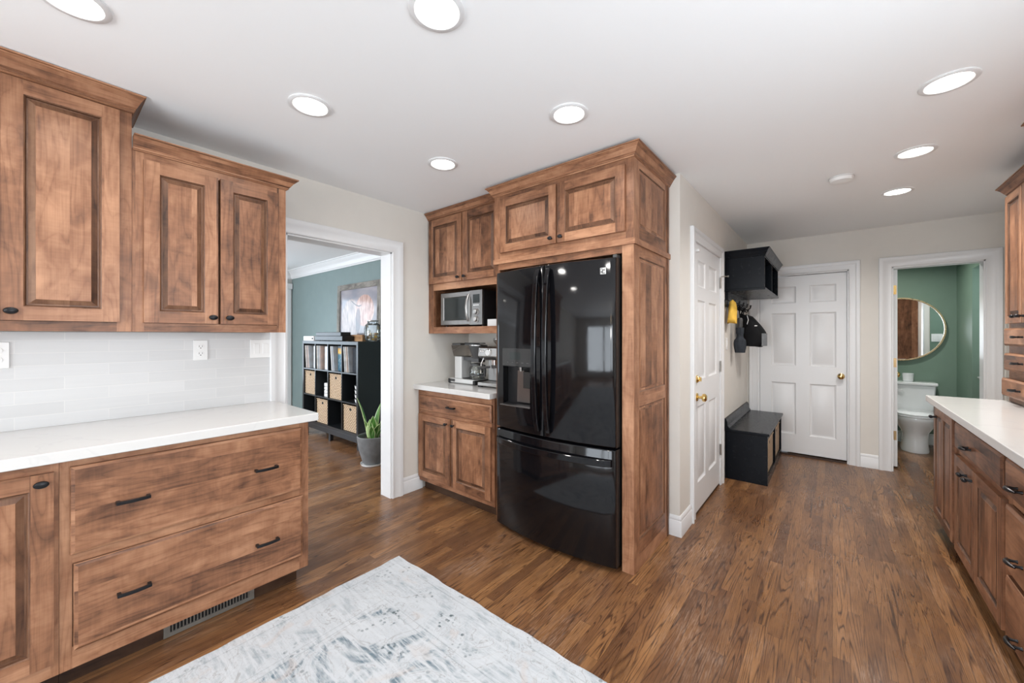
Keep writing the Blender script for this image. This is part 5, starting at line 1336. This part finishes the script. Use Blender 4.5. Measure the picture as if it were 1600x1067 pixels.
# potted plant
px, py = -3.685, 2.20
pt = thing('potted_plant', 'green variegated snake plant in a grey pot on the floor by the doorway', 'plant', (px, py, 0))
m = MB(); m.lathe((px, py, .012), 'c', [(.085, 0), (.100, .02), (.135, .14), (.152, .25), (.155, .285), (.148, .29), (.140, .285), (.138, .262)], 36, capt=False); m.build('pot', 'pot_glaze', pt)
m = MB(); m.lathe((px, py, .255), 'c', [(.138, 0), (.07, .01), (0, .012)], 24, capb=False); m.build('soil', 'soil', pt)
m = MB(); m.lathe((px, py, .0), 'c', [(.10, 0), (.115, .004), (.122, .022), (.118, .022), (.105, .010)], 32); m.build('saucer', 'clear_plastic', pt)
def blade(bx_, by_, dirx, diry, length, width, curl, parent):
    m = MB(); n = 12; P = []; 
    side = Vector((-diry, dirx, 0)).normalized() if (dirx or diry) else Vector((1, 0, 0))
    for i in range(n + 1):
        k = i / n; out = curl * k ** 2 * length; up = length * k * (1 - .12 * curl * k)
        c0 = Vector((bx_ + dirx * out, by_ + diry * out, .26 + up)); w = width * (math.sin(PI * min(1, k * .9 + .12)) ** .8) * (1 if k < .95 else .4)
        if i == n: w = .001
        nrm = Vector((dirx, diry, 0)) * .25 * w
        P.append([tuple(c0 - side * w + nrm), tuple(c0 - side * w * .5 + nrm * .2), tuple(c0), tuple(c0 + side * w * .5 + nrm * .2), tuple(c0 + side * w + nrm)])
    s0 = rnd.uniform(0, 20)
    m.grid(P, uvf=lambda i, j: (s0 + i * length / n, -1 + j * .5))
    o = m.build('leaf', 'leaf', parent, angle=80)
    sm = o.modifiers.new('thick', 'SOLIDIFY'); sm.thickness = .003
cdir = Vector((.636, -.772, 0)); rgt = Vector((.772, .636, 0))    # towards / across the view, only to aim the leaves as they grow
for (ax, az, L_, w_, cu) in ((-.08, 0, .44, .030, .26), (.09, 0, .42, .028, .36), (.02, .05, .26, .050, .18), (-.01, .06, .22, .045, .1), (.05, -.02, .30, .034, .5), (.08, .03, .24, .032, .9), (.04, .05, .22, .030, .8), (-.03, .02, .26, .036, .3), (.01, -.05, .36, .030, .35), (.09, -.02, .28, .028, 1.0), (.06, -.06, .26, .03, .7), (.02, .08, .18, .035, .6)):
    v_ = rgt * ax + cdir * az; dv = v_.normalized()
    blade(px + v_.x * .6, py + v_.y * .6, dv.x, dv.y, L_, w_, cu, pt)

# ------------------------------------------------------------------ rug
m = MB(); x0, x1, y0, y1 = -2.012, 0.12, -1.70, 1.376; n = 60
def zr(x, y): return .007
P = []
xs = [x0, x0 + .012, x1 - .012, x1]; ys = [y0, y0 + .012, y1 - .012, y1]
def wv(t_): return .0035 * math.sin(t_ * 17) + .002 * math.sin(t_ * 41 + 1)
N = 48; rows = []
for i in range(N + 1):
    k = i / N; xx = x0 + (x1 - x0) * k; rows.append([(xx + (wv(yy_) if i in (0, N) else 0), yy_ + (wv(xx) if j in (0, N) else 0), .0075) for j, yy_ in enumerate([y0 + (y1 - y0) * q / N for q in range(N + 1)])])
m.grid(rows)
bot = []
for seq in ([(i, 0) for i in range(N + 1)], [(N, j) for j in range(N + 1)], [(i, N) for i in range(N, -1, -1)], [(0, j) for j in range(N, -1, -1)]):
    for a_, b_ in zip(seq[:-1], seq[1:]):
        p, q = rows[a_[0]][a_[1]], rows[b_[0]][b_[1]]
        m.face([(p[0], p[1], .0005), (q[0], q[1], .0005), q, p], 1)
m.face([(x0, y0, .0005), (x0, y1, .0005), (x1, y1, .0005), (x1, y0, .0005)], 1)
o = m.build('area_rug', ['rug_pile', 'rug_edge'], None, weld=True); origin_to(o, (-.9, -.1, 0)); tag(o, 'large off-white rug with faded blue-grey floral pattern on the wood floor', 'rug')

# ------------------------------------------------------------------ ceiling lights
CANP = 3.0
def can(loc, label, power=CANP):
    t_ = thing('ceiling_light', label, 'light', loc, 'round recessed ceiling lights')
    x, y, z = loc
    m = MB(); m.lathe((x, y, z), 'c', [(.091, -.0005), (.092, -.004), (.088, -.007), (.074, -.008), (.070, -.003), (.070, -.001)], 40, capb=False, capt=False); m.build('trim_ring', 'paint_trim', t_)
    m = MB(); m.lathe((x, y, z), 'c', [(.0705, -.0035), (.0705, -.0015)], 40, capt=False); m.build('diffuser', 'lamp_glow', t_)
    area('lamp', (0, 0, -.012), (0, 0, 0), .14, .14, power, (1.0, .965, .925), 'DISK', 150, parent=t_)
    return t_
H_ = H
can((-1.885, .066, H_), 'round ceiling light cut by the top edge above the tallest left cabinet')
can((-1.011, .837, H_), 'largest-looking round ceiling light, cut by the top edge near the photo centre')
can((-1.888, .807, H_), 'round ceiling light above the two-door wall cabinet on the left')
can((-.989, 1.636, H_), 'round ceiling light in front of the refrigerator cabinet')
can((-1.887, 1.609, H_), 'round ceiling light in front of the coffee nook')
can((.38, 2.454, H_), 'round ceiling light at the right, nearest of the three in a row', 7)
can((.374, 3.262, H_), 'round ceiling light at the right, middle of the three in a row', 11)
can((.373, 4.075, H_), 'round ceiling light at the right, farthest of the three in a row', 12)
sd = thing('smoke_detector', 'round white smoke detector on the ceiling above the hall', 'smoke detector', (.047, 3.471, H))
m = MB(); m.lathe((.047, 3.471, H - .001), 'c', [(.066, 0), (.068, -.010), (.060, -.028), (.040, -.034), (0, -.035)], 32); m.build('housing', 'plastic_white', sd)
m = MB(); m.lathe((.047, 3.471, H - .001), 'c', [(.0685, -.006), (.0695, -.008), (.0685, -.010)], 32, capb=False, capt=False); m.build('vent_slot', 'plastic_shadow', sd)
# pendant added behind the camera for ceiling light, suggested by a warm refrigerator reflection
pn = thing('added_pendant', 'warm globe pendant lamp, unseen, added behind the camera to light the ceiling', 'lamp', (-.6, -1.5, H))
m = MB(); m.lathe((-.6, -1.5, 1.92), 'c', [(.0, 0), (.07, .02), (.11, .07), (.12, .12), (.11, .17), (.07, .22), (.02, .24)], 28); m.build('lamp_shade', 'bulb_warm', pn)
m = MB(); m.lathe((-.6, -1.5, 2.15), 'c', [(.006, 0), (.006, .24), (.05, .245), (.05, .259)], 12); m.build('stem', 'brass', pn)
pl = D.lights.new('ceiling_fill', 'POINT'); pl.energy = 32; pl.color = (1, .95, .90); pl.shadow_soft_size = .16  # added point light below the globe, fills the ceiling
po = D.objects.new('ceiling_fill', pl); C.objects.link(po); po.location = (-.6, -1.5, 1.62); 
# powder room and living room ceiling lamps
can((.45, 6.1, H), 'round ceiling light inside the powder room, hidden from view', 13)
can((-4.6, .6, H), 'round ceiling light in the living room, hidden from view', 25)
